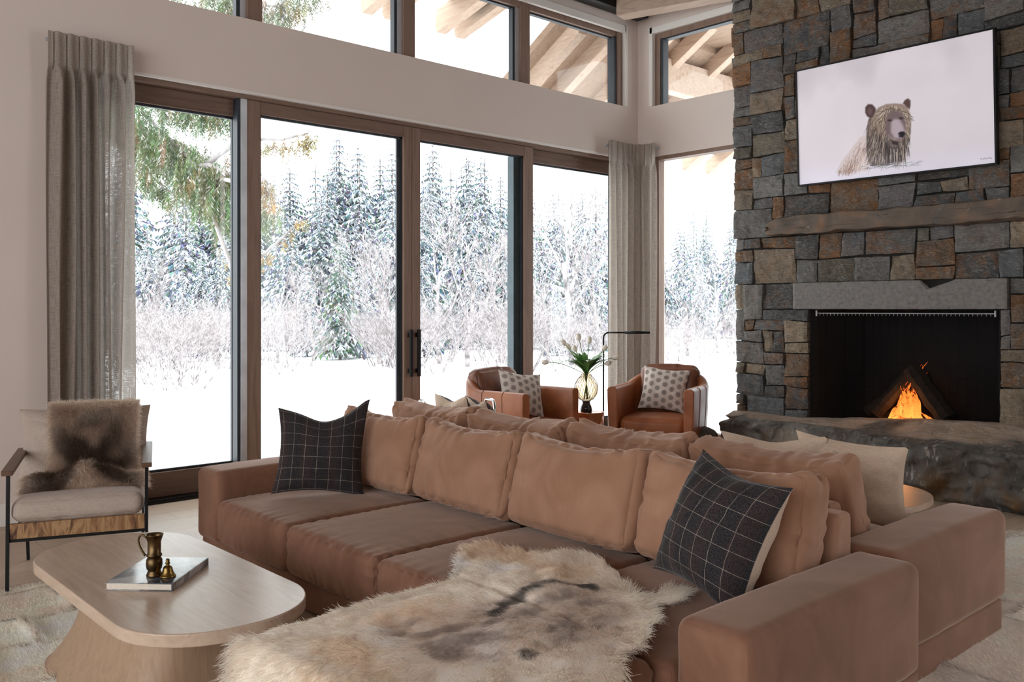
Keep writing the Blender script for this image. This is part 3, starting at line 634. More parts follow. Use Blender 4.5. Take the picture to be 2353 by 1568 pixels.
masonry(st, None, glines([XC + .03, XB + .3], .12), glines([0, 5.0], .1), [], lambda u, v, d: np.stack([u - XC, 4.83 + d + .055 * np.clip((v - .45) / 4, 0, 1) - 3.3, v], -1), 12)
npmesh('stone_facing', st[0], [tuple(f) for f in st[1]], 'ledge_stone', fp, smooth=False, vcol=np.array(st[2]), attrs={'rust': st[3]})
c = MB(); X0 = .045
for y0, y1, z0, z1 in ((1.4, OY0 - .01, 0, 5), (OY1 + .01, 4.828, 0, 5), (OY0 - .01, OY1 + .01, OZ1 + .05, 5), (OY0 - .01, OY1 + .01, 0, OZ0)): c.box(X0, 1.1, y0 - 3.3, y1 - 3.3, z0, z1)
c.box(.66, 1.1, OY0 - 3.35, OY1 - 3.25, 0, 5); c.build('mortar_core', 'mortar', fp)
# firebox
c = MB(); fy0, fy1, d = OY0 - 3.3, OY1 - 3.3, .62
c.add([(.03, fy0 + .004, OZ0), (d, fy0 + .22, OZ0), (d, fy1 - .22, OZ0), (.03, fy1 - .004, OZ0), (.03, fy0 + .004, 1.47), (d, fy0 + .22, 1.47), (d, fy1 - .22, 1.47), (.03, fy1 - .004, 1.47)],
      [(0, 1, 5, 4), (1, 2, 6, 5), (2, 3, 7, 6), (4, 5, 6, 7)]); c.build('firebox', 'soot_brick', fp)
# lintel
V, F = softbox(.20, 4.235 - 2.465, .235, r=.008, n=36); V = np.array(V)
V += (.004 * fbm(V, 20, 3, 2))[:, None] * np.array([1, .2, .6]); yy = V[:, 1]
notch = np.exp(-((yy - .02 - .0) / .05) ** 2) * 0
ch_ = np.where((yy < -.27) & (yy > -.50), .075 * (yy + .50) / .23, 0); V[:, 2] -= ch_ * sm(.14, .235, V[:, 2]) * (V[:, 0] < .02); V[:, 0] += .05 * (ch_ > .004) * (V[:, 0] < -.05) * (V[:, 2] > .235 - ch_ - .01)
o = npmesh('lintel', V, F, 'lintel_stone', fp); o.location = (.045, (4.235 + 2.465) / 2 - 3.3, 1.40)
V, F = softbox(.22, 4.46 - 2.30, .155, r=.012, n=44); V = np.array(V); e = fbm(V, 14, 4, 5)
V[:, 0] += .012 * e; V[:, 2] += .014 * fbm(V, 8, 3, 9) * (np.abs(V[:, 2] - .077) > .03) - .045 * sm(.97, 1.09, V[:, 1]) * (V[:, 2] > .08)
o = npmesh('mantel', V, F, 'mantel_stone', fp); o.location = (-.03, (4.46 + 2.30) / 2 - 3.3, 2.065)
# mesh screen with rod
sc_ = empty('fire_screen', (0, 0, 0)); sc_.parent = fp
m = MB().tube([(.06, fy0 + .05, 1.365), (.06, fy1 - .05, 1.365)], .004, 6)
for y in np.linspace(fy0 + .05, fy1 - .05, 46): m.tube([(.06, y, 1.37), (.058, y, 1.345)], .0018, 4)
m.box(.05, .07, fy0 + .045, fy0 + .055, 1.34, 1.39); m.box(.05, .07, fy1 - .055, fy1 - .045, 1.34, 1.39); m.build('rod', 'alu', sc_)
for a, b, k in ((fy0 + .05, fy0 + .78, 26), (fy1 - .79, fy1 - .05, 26)):
    s = np.linspace(0, 1, k * 8 + 1); z = np.linspace(OZ0 + .1, 1.35, 6); S, Z = np.meshgrid(s, z, indexing='ij')
    MB().grid(np.stack([.07 + .010 * np.sin(S * 2 * PI * k), a + (b - a) * S, Z], -1)).build('mesh_curtain', 'chain_mesh', sc_, smooth=True)
# hearth boulder -------------------------------------------------------
PX = lambda px, py, **k: None
ys = np.array([4.80, 4.62, 4.35, 4.0, 3.7, 3.4, 3.1, 2.8, 2.5, 2.2, 1.8, 1.3])
xt = np.array([7.05, 6.90, 6.86, 6.84, 6.82, 6.79, 6.76, 6.74, 6.73, 6.70, 6.66, 6.7])       # front edge x
zt = np.array([.36, .425, .428, .43, .43, .425, .415, .405, .395, .385, .375, .37])        # front edge height
ny = 150; yy = np.linspace(4.86, 1.3, ny); prof = []
for y in yy:
    x = np.interp(-y, -ys, xt); z = np.interp(-y, -ys, zt); endf = sm(4.88, 4.70, y)
    zb = .44 + .09 * sm(4.3, 2.6, y)
    prof.append([(7.36, y, zb), (7.25, y, zb), (7.12, y, zb * .6 + z * .4), (x + .14, y, z * .8 + zb * .2), (x + .05, y, z + .006), (x + .012, y, z - .012), (x - .005, y, z - .05), (x + .0, y, z * .72), (x - .03, y, z * .5), (x - .05, y, z * .3), (x - .02, y, z * .14), (x + .04, y, 0), (7.36, y, 0)])
P0 = np.array(prof); # refine vertically
t0 = np.linspace(0, 1, P0.shape[1]); t1 = np.linspace(0, 1, 60)
P1 = np.stack([np.stack([np.interp(t1, t0, P0[i, :, k]) for k in range(3)], -1) for i in range(ny)])
front = sm(.28, .40, t1)[None, :] * (1 - sm(.93, .97, t1)[None, :])
q = P1 * np.array([1, 1, 1.3]); rid = np.abs(fbm(q, 2.2, 3, 4)); n1 = fbm(q, 3.2, 4, 21)
P1[..., 0] += front * (.085 * n1 - .07 * rid + .022 * fbm(q, 16, 3, 13) + .008 * noise(q, 40, 3)); P1[..., 2] += (1 - front) * .008 * fbm(q, 6, 3, 8) * (P1[..., 2] > .05) - front * .02 * np.clip(fbm(q, 4, 3, 31), 0, 1)
P1[..., 1] += front * .02 * fbm(q, 5, 2, 41)
P1[..., 2] = np.clip(P1[..., 2], 0, None)
topm = np.repeat((1 - sm(.27, .33, t1))[None], ny, 0) * (P1[..., 2] > .3)
topm = topm * sm(-.25, .25, fbm(q, 3, 3, 77) + .55 * (1 - sm(.1, .3, t1))[None, :])
V = P1.reshape(-1, 3); ids = np.arange(len(V)).reshape(P1.shape[:2]); F = np.stack([ids[:-1, :-1], ids[:-1, 1:], ids[1:, 1:], ids[1:, :-1]], -1).reshape(-1, 4).tolist()
F.append(ids[0].tolist()[::-1]); F.append(ids[-1].tolist())
vc = np.repeat(topm.reshape(-1, 1), 3, 1); V = V - np.array([6.9, 3.2, 0])
o = npmesh('hearth_boulder', V, F, 'boulder_stone', None, smooth=False, vcol=vc); o.location = (6.9, 3.2, 0); o.data.polygons.foreach_set('use_smooth', [True] * len(F))
tag(o, 'long dark chiselled boulder forming the raised hearth of the fireplace', 'hearth')
def rock(name, loc, s, seed, label):
    t = np.linspace(0, PI, 40); p = np.linspace(0, 2 * PI, 61); A, B = np.meshgrid(t, p[:-1], indexing='ij')
    P = np.stack([np.sin(A) * np.cos(B), np.sin(A) * np.sin(B), np.cos(A)], -1); P = np.sign(P) * np.abs(P) ** .8
    P = P * (1 + .12 * fbm(P + seed, 1.3, 4, seed)[..., None]) * np.array(s); P[..., 2] = np.clip(P[..., 2] + s[2] * .75, 0, None)
    mb = MB(); mb.grid(np.swapaxes(np.concatenate([P, P[:, :1]], 1), 0, 1)); o = mb.build(name, 'boulder_stone', None, smooth=True, loc=loc, tint=True)
    o.data.color_attributes['tint'].data.foreach_set('color', np.zeros(len(o.data.loops) * 4, np.float32)); tag(o, label, 'rock')
rock('rock', (6.78, 4.93, 0), (.15, .21, .20), 3, 'small rounded grey rock at the window end of the hearth boulder')
# logs and fire ---------------------------------------------------------
def log(a, b, r, label, seed, mat='log_wood', grp='logs burning in the firebox'):
    a, b = Vector(a), Vector(b); k = 10; pts = [a.lerp(b, i / k) for i in range(k + 1)]; mb = MB().tube([(0, 0, 0)] + [p - a for p in pts[1:]], [r * (1 + .08 * math.sin(i * 1.7 + seed)) for i in range(k + 1)], 9)
    o = mb.build('log', mat, None, smooth=False, loc=a); tag(o, label, 'log', grp); return o
log((7.52, 3.00, .50), (7.60, 3.33, .90), .085, 'thick split log leaning up from the right side of the fire', 1)
log((7.50, 3.60, .50), (7.60, 3.35, .84), .06, 'log leaning up from the left side of the fire', 2)
log((7.66, 3.75, .50), (7.62, 3.40, .72), .045, 'charred log lying low behind the left leaning log', 3)
log((7.70, 3.12, .46), (7.70, 3.62, .46), .05, 'charred log lying flat at the back of the fire', 4)
em = MB()
for k in range(26):
    a = random.uniform(0, 2 * PI); r = random.uniform(0, .13); x, y = 7.55 + r * .6 * math.cos(a) - 7.55, r * 1.5 * math.sin(a); s = random.uniform(.02, .045)
    em.box(x - s, x + s, y - s, y + s, .42 + random.uniform(-.02, .0), .42 + s * 1.6, M4=Matrix.Rotation(random.uniform(-.1, .1), 4, 'X'))
tag(em.build('embers', 'ember', None, loc=(7.55, 3.30, .0), bevel=.006), 'bed of glowing orange embers under the leaning logs', 'embers', kind='stuff')
fl = MB(); rg = random.Random(5)
def flame(x, y, z, h, w, lean):
    k = 14; ph = rg.uniform(0, 6); n = 8; pts = []; rad = []
    for i in range(k + 1):
        t = i / k; pts.append((x + .01 * math.sin(t * 7 + ph), y + lean * t + .022 * h / .2 * math.sin(t * 8 + ph) * t, z + h * t)); rad.append(max(.0006, w * math.sin(PI * min(1, (t * .9 + .12))) ** 1.2 * (1 - .55 * t)))
    v0 = len(fl.v); fl.tube(pts, rad, n); 
    for fi in range(len(fl.c) - (k * n + 2), len(fl.c)):
        zc = sum(fl.v[q][2] for q in fl.f[fi]) / len(fl.f[fi]); t = (zc - z) / h
        fl.c[fi] = tuple(np.array([1, .42, .07]) * (1 - t) + np.array([1, .12, .012]) * t)
for k in range(30):
    y = rg.gauss(0, .075); flame(-.02 + rg.uniform(-.04, .04), y, -.02 + rg.uniform(0, .05), rg.uniform(.18, .42) * max(.22, 1 - abs(y) * 3.5), rg.uniform(.010, .028), -y * .6 + .0)
for k in range(8): flame(.03, .0 - .05 + rg.uniform(-.03, .03), .30 + rg.uniform(0, .06), rg.uniform(.07, .16), .007, -.05)
flame(0, .22, .10, .035, .012, .04); flame(0, .25, .09, .02, .008, .03)
tag(fl.build('fire', 'flame', None, smooth=True, tint=True, loc=(7.54, 3.32, .46)), 'orange flames licking up between the leaning logs', 'fire', kind='stuff')
lt = bpy.data.lights.new('fire_glow', 'POINT'); lt.energy = 2.5; lt.color = (1, .38, .10); lt.shadow_soft_size = .08; lo = bpy.data.objects.new('fire_glow', lt); lo.location = (7.47, 3.34, .60); COL.objects.link(lo)
# ================================================================== television with the bear picture
tv = empty('television', (7.16, 3.318, 2.985), label='slim framed television showing a wet brown bear in pale water, above the mantel', cat='television')
tv.rotation_euler = (0, -.045, 0)
TW, THt = 1.60, .985
def paint_bear():
    W, H = 600, 360; g = np.zeros((H, W, 3)); yy, xx = np.mgrid[0:H, 0:W].astype(float)
    px_ = np.stack([xx / 90, yy / 90, xx * 0], -1)
    base = np.array(lin((212, 205, 212))); g[:] = base; g *= (1 + .05 * fbm(px_, .5, 3, 3))[..., None]
    cl = sm(.0, .9, fbm(px_, .55, 3, 9)) * sm(150, 30, yy); g = g * (1 - .16 * cl[..., None])
    bot = sm(.78 * H, H, yy)[..., None]; g = g * (1 - bot) + bot * g * np.array([.97, 1.0, 1.06]) * 1.08
    # crop pixel (1898x1568 view) -> picture pixel
    def mp(x, y):
        X, Y = 1900 + x / 8.252, 210 + y / 8.252; yt = 168.5 - .2188 * (X - 1836); yb = 419 - .110 * (X - 1841)
        a = (X - 1176.5) / 2061; c_, s_ = math.cos(TH), math.sin(TH)
        Yw = 7.17 * (s_ - a * c_) / (c_ + a * s_); u = (3.343 + TW / 2 - Yw) / TW
        return u * W, (Y - yt) / (yb - yt) * H
    def poly(pts, col, soft=2.0, al=1.0):
        P = [mp(*p) for p in pts]; inside = np.zeros((H, W), bool); n = len(P); dmin = np.full((H, W), 1e9)
        x0 = int(max(0, min(p[0] for p in P) - 6)); x1 = int(min(W, max(p[0] for p in P) + 6)); y0 = int(max(0, min(p[1] for p in P) - 6)); y1 = int(min(H, max(p[1] for p in P) + 6))
        X, Y = xx[y0:y1, x0:x1], yy[y0:y1, x0:x1]; ins = np.zeros(X.shape, bool); dm = np.full(X.shape, 1e9)
        for i in range(n):
            (ax, ay), (bx, by) = P[i], P[(i + 1) % n]
            with np.errstate(divide='ignore', invalid='ignore'): cr = ((ay > Y) != (by > Y)) & (X < (bx - ax) * (Y - ay) / (by - ay + 1e-12) + ax)
            ins ^= cr; t = np.clip(((X - ax) * (bx - ax) + (Y - ay) * (by - ay)) / ((bx - ax) ** 2 + (by - ay) ** 2 + 1e-9), 0, 1)
            dm = np.minimum(dm, np.hypot(X - ax - t * (bx - ax), Y - ay - t * (by - ay)))
        sd = np.where(ins, dm, -dm); m = (sm(-soft, soft, sd) * al)[..., None]; g[y0:y1, x0:x1] = g[y0:y1, x0:x1] * (1 - m) + np.array(lin(col)) * m
    def stroke(x, y, a, L, w, col, al=.8, curv=0):
        x, y = mp(x, y); k = 7; L = L / 8.252 * 1.34; w = w / 8.252 * 1.5; pts = [(x, y)]
        for i in range(k): x += math.cos(a) * L / k; y += math.sin(a) * L / k; a += curv / k; pts.append((x, y))
        x0 = int(max(0, min(p[0] for p in pts) - 4)); x1 = int(min(W, max(p[0] for p in pts) + 5)); y0 = int(max(0, min(p[1] for p in pts) - 4)); y1 = int(min(H, max(p[1] for p in pts) + 5))
        if x1 <= x0 or y1 <= y0: return
        X, Y = xx[y0:y1, x0:x1], yy[y0:y1, x0:x1]; m = np.zeros(X.shape)
        for i in range(k):
            (ax, ay), (bx, by) = pts[i], pts[i + 1]; t = np.clip(((X - ax) * (bx - ax) + (Y - ay) * (by - ay)) / ((bx - ax) ** 2 + (by - ay) ** 2 + 1e-9), 0, 1)
            m = np.maximum(m, sm(w * (1.1 - .6 * i / k), 0, np.hypot(X - ax - t * (bx - ax), Y - ay - t * (by - ay))))
        m = (m * al)[..., None]; g[y0:y1, x0:x1] = g[y0:y1, x0:x1] * (1 - m) + np.array(lin(col)) * m
    R = random.Random(3)
    # shoulder and back, fading to pale towards the water
    poly([(600, 850), (480, 1000), (340, 1180), (240, 1300), (130, 1510), (400, 1500), (740, 1440), (800, 1100), (760, 800)], (200, 184, 180), 5, .75)
    for k in range(420):
        t = R.random(); x = 160 + 470 * t + R.uniform(0, 260) * (1 - t * .4); y0_ = 1480 - 600 * t; y = y0_ + R.uniform(0, 1) ** 1.3 * (1480 - y0_); near = max(0, 1 - (y - y0_) / 180)
        stroke(x, y, 1.9 + R.uniform(-.3, .3), R.uniform(50, 130), R.uniform(5, 11), R.choice([(96, 64, 54), (128, 92, 78), (160, 126, 110)]) if R.random() < .25 + near * .6 else R.choice([(215, 200, 196), (190, 165, 150), (225, 212, 210)]), .55)
    # neck and mane
    mane = [(760, 520), (720, 700), (715, 950), (720, 1200), (780, 1380), (960, 1400), (1100, 1370), (1300, 1350), (1420, 1270), (1480, 1050), (1550, 780), (1560, 600), (1500, 400), (1100, 330), (860, 400)]
    poly(mane, (108, 96, 90), 3)
    for k in range(620):
        x = R.uniform(740, 1520); y = R.uniform(560, 1300); 
        if x > 1450 and y > 1100: continue
        dr = (x - 1180) / 500; a = 1.65 - dr * .35 + R.uniform(-.18, .18)
        stroke(x, y, a, R.uniform(90, 210), R.uniform(5, 12), R.choice([(52, 44, 44), (40, 36, 40), (84, 72, 66), (150, 138, 130), (184, 172, 160), (112, 98, 92), (70, 62, 66)]), .75, R.uniform(-.3, .3))
    for k in range(50): x = R.uniform(760, 1400); stroke(x, R.uniform(1150, 1280), 1.6, R.uniform(80, 140), 7, R.choice([(215, 205, 205), (170, 160, 165), (60, 60, 70)]), .7)
    poly([(1060, 880), (1150, 1030), (1320, 1020), (1360, 1300), (1090, 1330), (1060, 1100)], (46, 42, 46), 6, .7)
    for x, y, L in ((1170, 1060, 230), (1230, 1080, 240), (1290, 1060, 250), (1270, 1130, 200), (1400, 1000, 250), (1160, 1180, 160)): stroke(x, y, 1.55, L, 9, (214, 200, 190), .8)
    # head dome
    poly([(850, 480), (880, 370), (960, 300), (1100, 240), (1260, 225), (1400, 235), (1500, 290), (1550, 420), (1560, 560), (1540, 700), (1440, 780), (1000, 760), (850, 640)], (146, 128, 118), 3)
    for k in range(260):
        x = R.uniform(800, 1090); y = R.uniform(420, 760); stroke(x, y, 2.0 - (x - 800) / 600 + R.uniform(-.2, .2), R.uniform(60, 130), R.uniform(5, 9), R.choice([(176, 158, 142), (80, 66, 60), (126, 110, 98), (60, 50, 50), (150, 132, 118)]), .7)
    for k in range(520):
        th = R.uniform(-3.0, -.12); rr = R.uniform(.5, 1); x = 1215 + 335 * rr * math.cos(th); y = 560 + 310 * rr * math.sin(th)
        a = math.atan2(y - 330, x - 1210) if x > 0 else 0; a = (PI * .5 + (1.05 if x < 1210 else -.9) * min(1, abs(x - 1210) / 260))
        stroke(x, y, a + R.uniform(-.15, .15), R.uniform(50, 120), R.uniform(4, 9), R.choice([(186, 170, 154), (212, 198, 184), (116, 98, 86), (74, 60, 56), (152, 136, 120), (56, 46, 46)]), .7)
    # ears
    poly([(700, 400), (705, 300), (760, 240), (840, 245), (900, 310), (905, 360), (850, 470), (790, 500), (735, 470)], (78, 58, 58), 3); poly([(740, 380), (780, 310), (840, 330), (830, 420), (780, 450)], (120, 96, 98), 5, .5)
    poly([(1410, 225), (1450, 165), (1510, 130), (1560, 170), (1560, 260), (1540, 340), (1490, 300)], (86, 66, 62), 3)
    # face
    poly([(1080, 560), (1120, 420), (1200, 360), (1320, 360), (1400, 420), (1450, 540), (1470, 720), (1440, 840), (1340, 920), (1180, 900), (1080, 800), (1040, 680)], (112, 96, 98), 5)
    poly([(1190, 560), (1250, 520), (1340, 520), (1400, 620), (1440, 740), (1380, 860), (1250, 870), (1180, 760)], (172, 158, 166), 6)
    poly([(1130, 800), (1200, 860), (1330, 920), (1400, 870), (1300, 930), (1210, 920)], (150, 132, 128), 4)
    poly([(1310, 780), (1350, 745), (1430, 740), (1450, 790), (1400, 860), (1330, 850)], (38, 32, 38), 2.5); poly([(1318, 800), (1345, 790), (1345, 820), (1325, 822)], (90, 84, 92), 1.5, .8)
    poly([(1180, 900), (1330, 930), (1300, 1010), (1200, 990)], (58, 48, 50), 4)
    for x, y in ((1165, 540), (1375, 500)): poly([(x - 55, y + 5), (x - 25, y - 22), (x + 30, y - 20), (x + 48, y + 8), (x + 10, y + 26), (x - 30, y + 22)], (46, 38, 40), 3, .85)
    for k in range(90): y = R.uniform(420, 820); s_ = R.choice([-1, 1]); x = (1050 if s_ < 0 else 1480) + R.uniform(-35, 35); stroke(x, y, 1.57 - .25 * s_ + R.uniform(-.1, .1), R.uniform(60, 150), R.uniform(5, 9), R.choice([(190, 172, 154), (66, 54, 50), (150, 132, 118)]), .75)
    for k in range(24): t = k / 23; stroke(960 + 480 * t, 330 + 60 * (2 * t - 1) ** 2 + R.uniform(-12, 12), R.uniform(-.4, .5), 60, 6, (62, 46, 42), .8)
    # water
    for k in range(90): x = R.uniform(600, 1660); stroke(x, 1400 - (x - 700) * .075 + R.uniform(-30, 50), -.05 + R.uniform(-.2, .15), R.uniform(60, 190), R.uniform(4, 8), R.choice([(95, 98, 112), (150, 155, 170), (225, 225, 232), (60, 62, 72)]), .6)
    # small signature marks bottom right
    for k in range(7): stroke(1900 * 2 - 1900 + k * 0, 0, 0, 0, 0, (0, 0, 0), 0)
    for k in range(9):
        X = int(W * (.935 + .006 * k)); Yk = int(H * .955 + (k % 3)); g[Yk:Yk + 3, X:X + (2 if k % 2 else 3)] *= .45
    return g
img = paint_bear(); H_, W_ = img.shape[:2]
yy, xx = np.mgrid[0:H_ + 1, 0:W_ + 1]; V = np.stack([np.full(yy.shape, -.020), TW / 2 - xx / W_ * TW, THt / 2 - yy / H_ * THt], -1).reshape(-1, 3)
ids = np.arange(len(V)).reshape(H_ + 1, W_ + 1); F = np.stack([ids[:-1, :-1], ids[1:, :-1], ids[1:, 1:], ids[:-1, 1:]], -1).reshape(-1, 4)
me = bpy.data.meshes.new('screen'); me.from_pydata(V.tolist(), [], F.tolist()); ca = me.color_attributes.new('tint', 'FLOAT_COLOR', 'CORNER')
arr = np.ones((len(F), 4, 4), np.float32); arr[..., :3] = np.clip(img, 0, 1).reshape(-1, 1, 3); ca.data.foreach_set('color', arr.ravel()); link('screen', me, 'screen', tv)
f = MB(); e = .014
f.box(-.028, .03, -TW / 2 - e, TW / 2 + e, THt / 2, THt / 2 + e); f.box(-.028, .03, -TW / 2 - e, TW / 2 + e, -THt / 2 - e, -THt / 2); f.box(-.028, .03, -TW / 2 - e, -TW / 2, -THt / 2, THt / 2); f.box(-.028, .03, TW / 2, TW / 2 + e, -THt / 2, THt / 2); f.box(0, .03, -TW / 2, TW / 2, -THt / 2, THt / 2)
f.build('picture_frame', 'black_metal', tv)
MB().box(.03, .10, -.25, .25, -.2, .2).build('wall_mount', 'black_metal', tv)
# ================================================================== sofas
def sofa(name, xf, sgn, y_lo, y_hi, arm_lo, arm_hi, label, seed, front_only=False):
    """front face at x=xf, seats face -sgn... sgn=+1: body extends to +x"""
    D = 1.07; xc = xf + sgn * D / 2; root = empty(name, (xc, (y_lo + y_hi) / 2, 0), label=label, cat='sofa')
    yc = (y_lo + y_hi) / 2; X = lambda d: sgn * (d - D / 2)
    b = MB(); b.box(min(X(.03), X(D)), max(X(.03), X(D)), y_lo + .012 - yc, y_hi - .012 - yc, .012, .15); b.build('base', 'velvet', root, bevel=.012, segs=3)
    for (a0, a1) in ((y_lo, y_lo + arm_lo), (y_hi - arm_hi, y_hi)):
        w_ = a1 - a0; soft('arm', 'velvet', root, (0, (a0 + a1) / 2 - yc, .145), (D, w_, .385), r=.042, n=40, puff=(0, .006, .008), fold=.0016, seed=seed, freq=9)
    bx = MB(); zt = .665
    ya, yb = y_lo + arm_lo + .004 - yc, y_hi - arm_hi - .004 - yc; n_ = 2
    for k in range(n_):
        p, q = ya + (yb - ya) * k / n_, ya + (yb - ya) * (k + 1) / n_ - .006
        pts = [(X(.86), .15), (X(D - .004), .15), (X(D - .004), zt), (X(.965), zt)]; v = [(x, y, z) for y in (p, q) for x, z in pts]
        fc = [(0, 1, 2, 3), (7, 6, 5, 4), (0, 4, 5, 1), (1, 5, 6, 2), (2, 6, 7, 3), (3, 7, 4, 0)]
        if sgn < 0: fc = [f[::-1] for f in fc]
        bx.add(v, [f[::-1] for f in fc])
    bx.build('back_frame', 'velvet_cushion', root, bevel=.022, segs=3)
    k = 4; s0, s1 = y_lo + arm_lo, y_hi - arm_hi; w_ = (s1 - s0) / k
    seat0 = cush0 = None
    for i in range(k):
        cy = s0 + w_ * (i + .5) - yc
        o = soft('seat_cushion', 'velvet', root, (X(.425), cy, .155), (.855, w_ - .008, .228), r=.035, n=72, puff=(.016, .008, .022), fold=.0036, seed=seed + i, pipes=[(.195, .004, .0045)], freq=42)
        rz = random.uniform(-.035, .035); tilt = sgn * (.26 + random.uniform(-.03, .03))
        V, F = softbox(.17, w_ - .02, .405, r=.045, n=72, puff=(.045, .012, .006), fold=.0085, seed=seed * 3 + i * 7, freq=34)
        V[:, 2] -= .02 * np.exp(-(V[:, 1] / .2) ** 2) * sm(.28, .41, V[:, 2]) - .022 * sm(.25, .38, np.abs(V[:, 1])) * sm(.28, .41, V[:, 2])
        mb = MB()
        for xx_ in ():
            rr = .05; hx, hz = (w_ - .02) / 2 - .004, .2225; pts = []
            for a_, b_, a0_ in ((hx - rr, hz - rr, 0), (-hx + rr, hz - rr, PI / 2), (-hx + rr, -hz + rr, PI), (hx - rr, -hz + rr, 1.5 * PI)):
                for q in range(5): an = a0_ + q * PI / 8; pts.append(Vector((xx_, a_ + rr * math.cos(an), .2225 + b_ + rr * math.sin(an))))
            dense = []
            for q in range(len(pts)):
                A_, B_ = pts[q], pts[(q + 1) % len(pts)]; m = max(1, int((B_ - A_).length / .03)); dense += [A_.lerp(B_, t / m) for t in range(m)]
            for v in dense: v.z -= float(.02 * math.exp(-(v.y / .2) ** 2) * sm(.3, .45, v.z) - .02 * sm(.25, .38, abs(v.y)) * sm(.3, .45, v.z))
            mb.tube(dense, .0035, 5, closed=True)
        Vl = V.tolist(); b0 = len(Vl); me = bpy.data.meshes.new('back_cushion'); me.from_pydata(Vl + mb.v, [], F.tolist() + [tuple(i_ + b0 for i_ in f) for f in mb.f]); me.update()
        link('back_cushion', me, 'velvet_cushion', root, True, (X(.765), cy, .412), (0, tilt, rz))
    return root
sofa('sofa', 2.05, 1, 1.33, 4.85, .245, .26, 'long brown velvet sofa facing the oak coffee table, under the reindeer hide and checked pillows', 3)
sofa('sofa', 4.215, -1, 1.43, 5.02, .255, .26, 'brown velvet sofa standing back to back behind the front one, facing the fireplace', 9)
# ottoman
ot = empty('ottoman', (1.615, 2.05, 0), label='square brown velvet ottoman pushed against the sofa, mostly under the reindeer hide', cat='ottoman')
soft('cushion', 'velvet', ot, (0, 0, .15), (.81, .88, .25), r=.035, n=60, puff=(.008, .008, .018), fold=.0028, seed=31, pipes=[(.225, .004, .0045)], freq=42)
b = MB(); b.box(-.39, .39, -.42, .42, .012, .16); b.build('base', 'velvet', ot, bevel=.012)
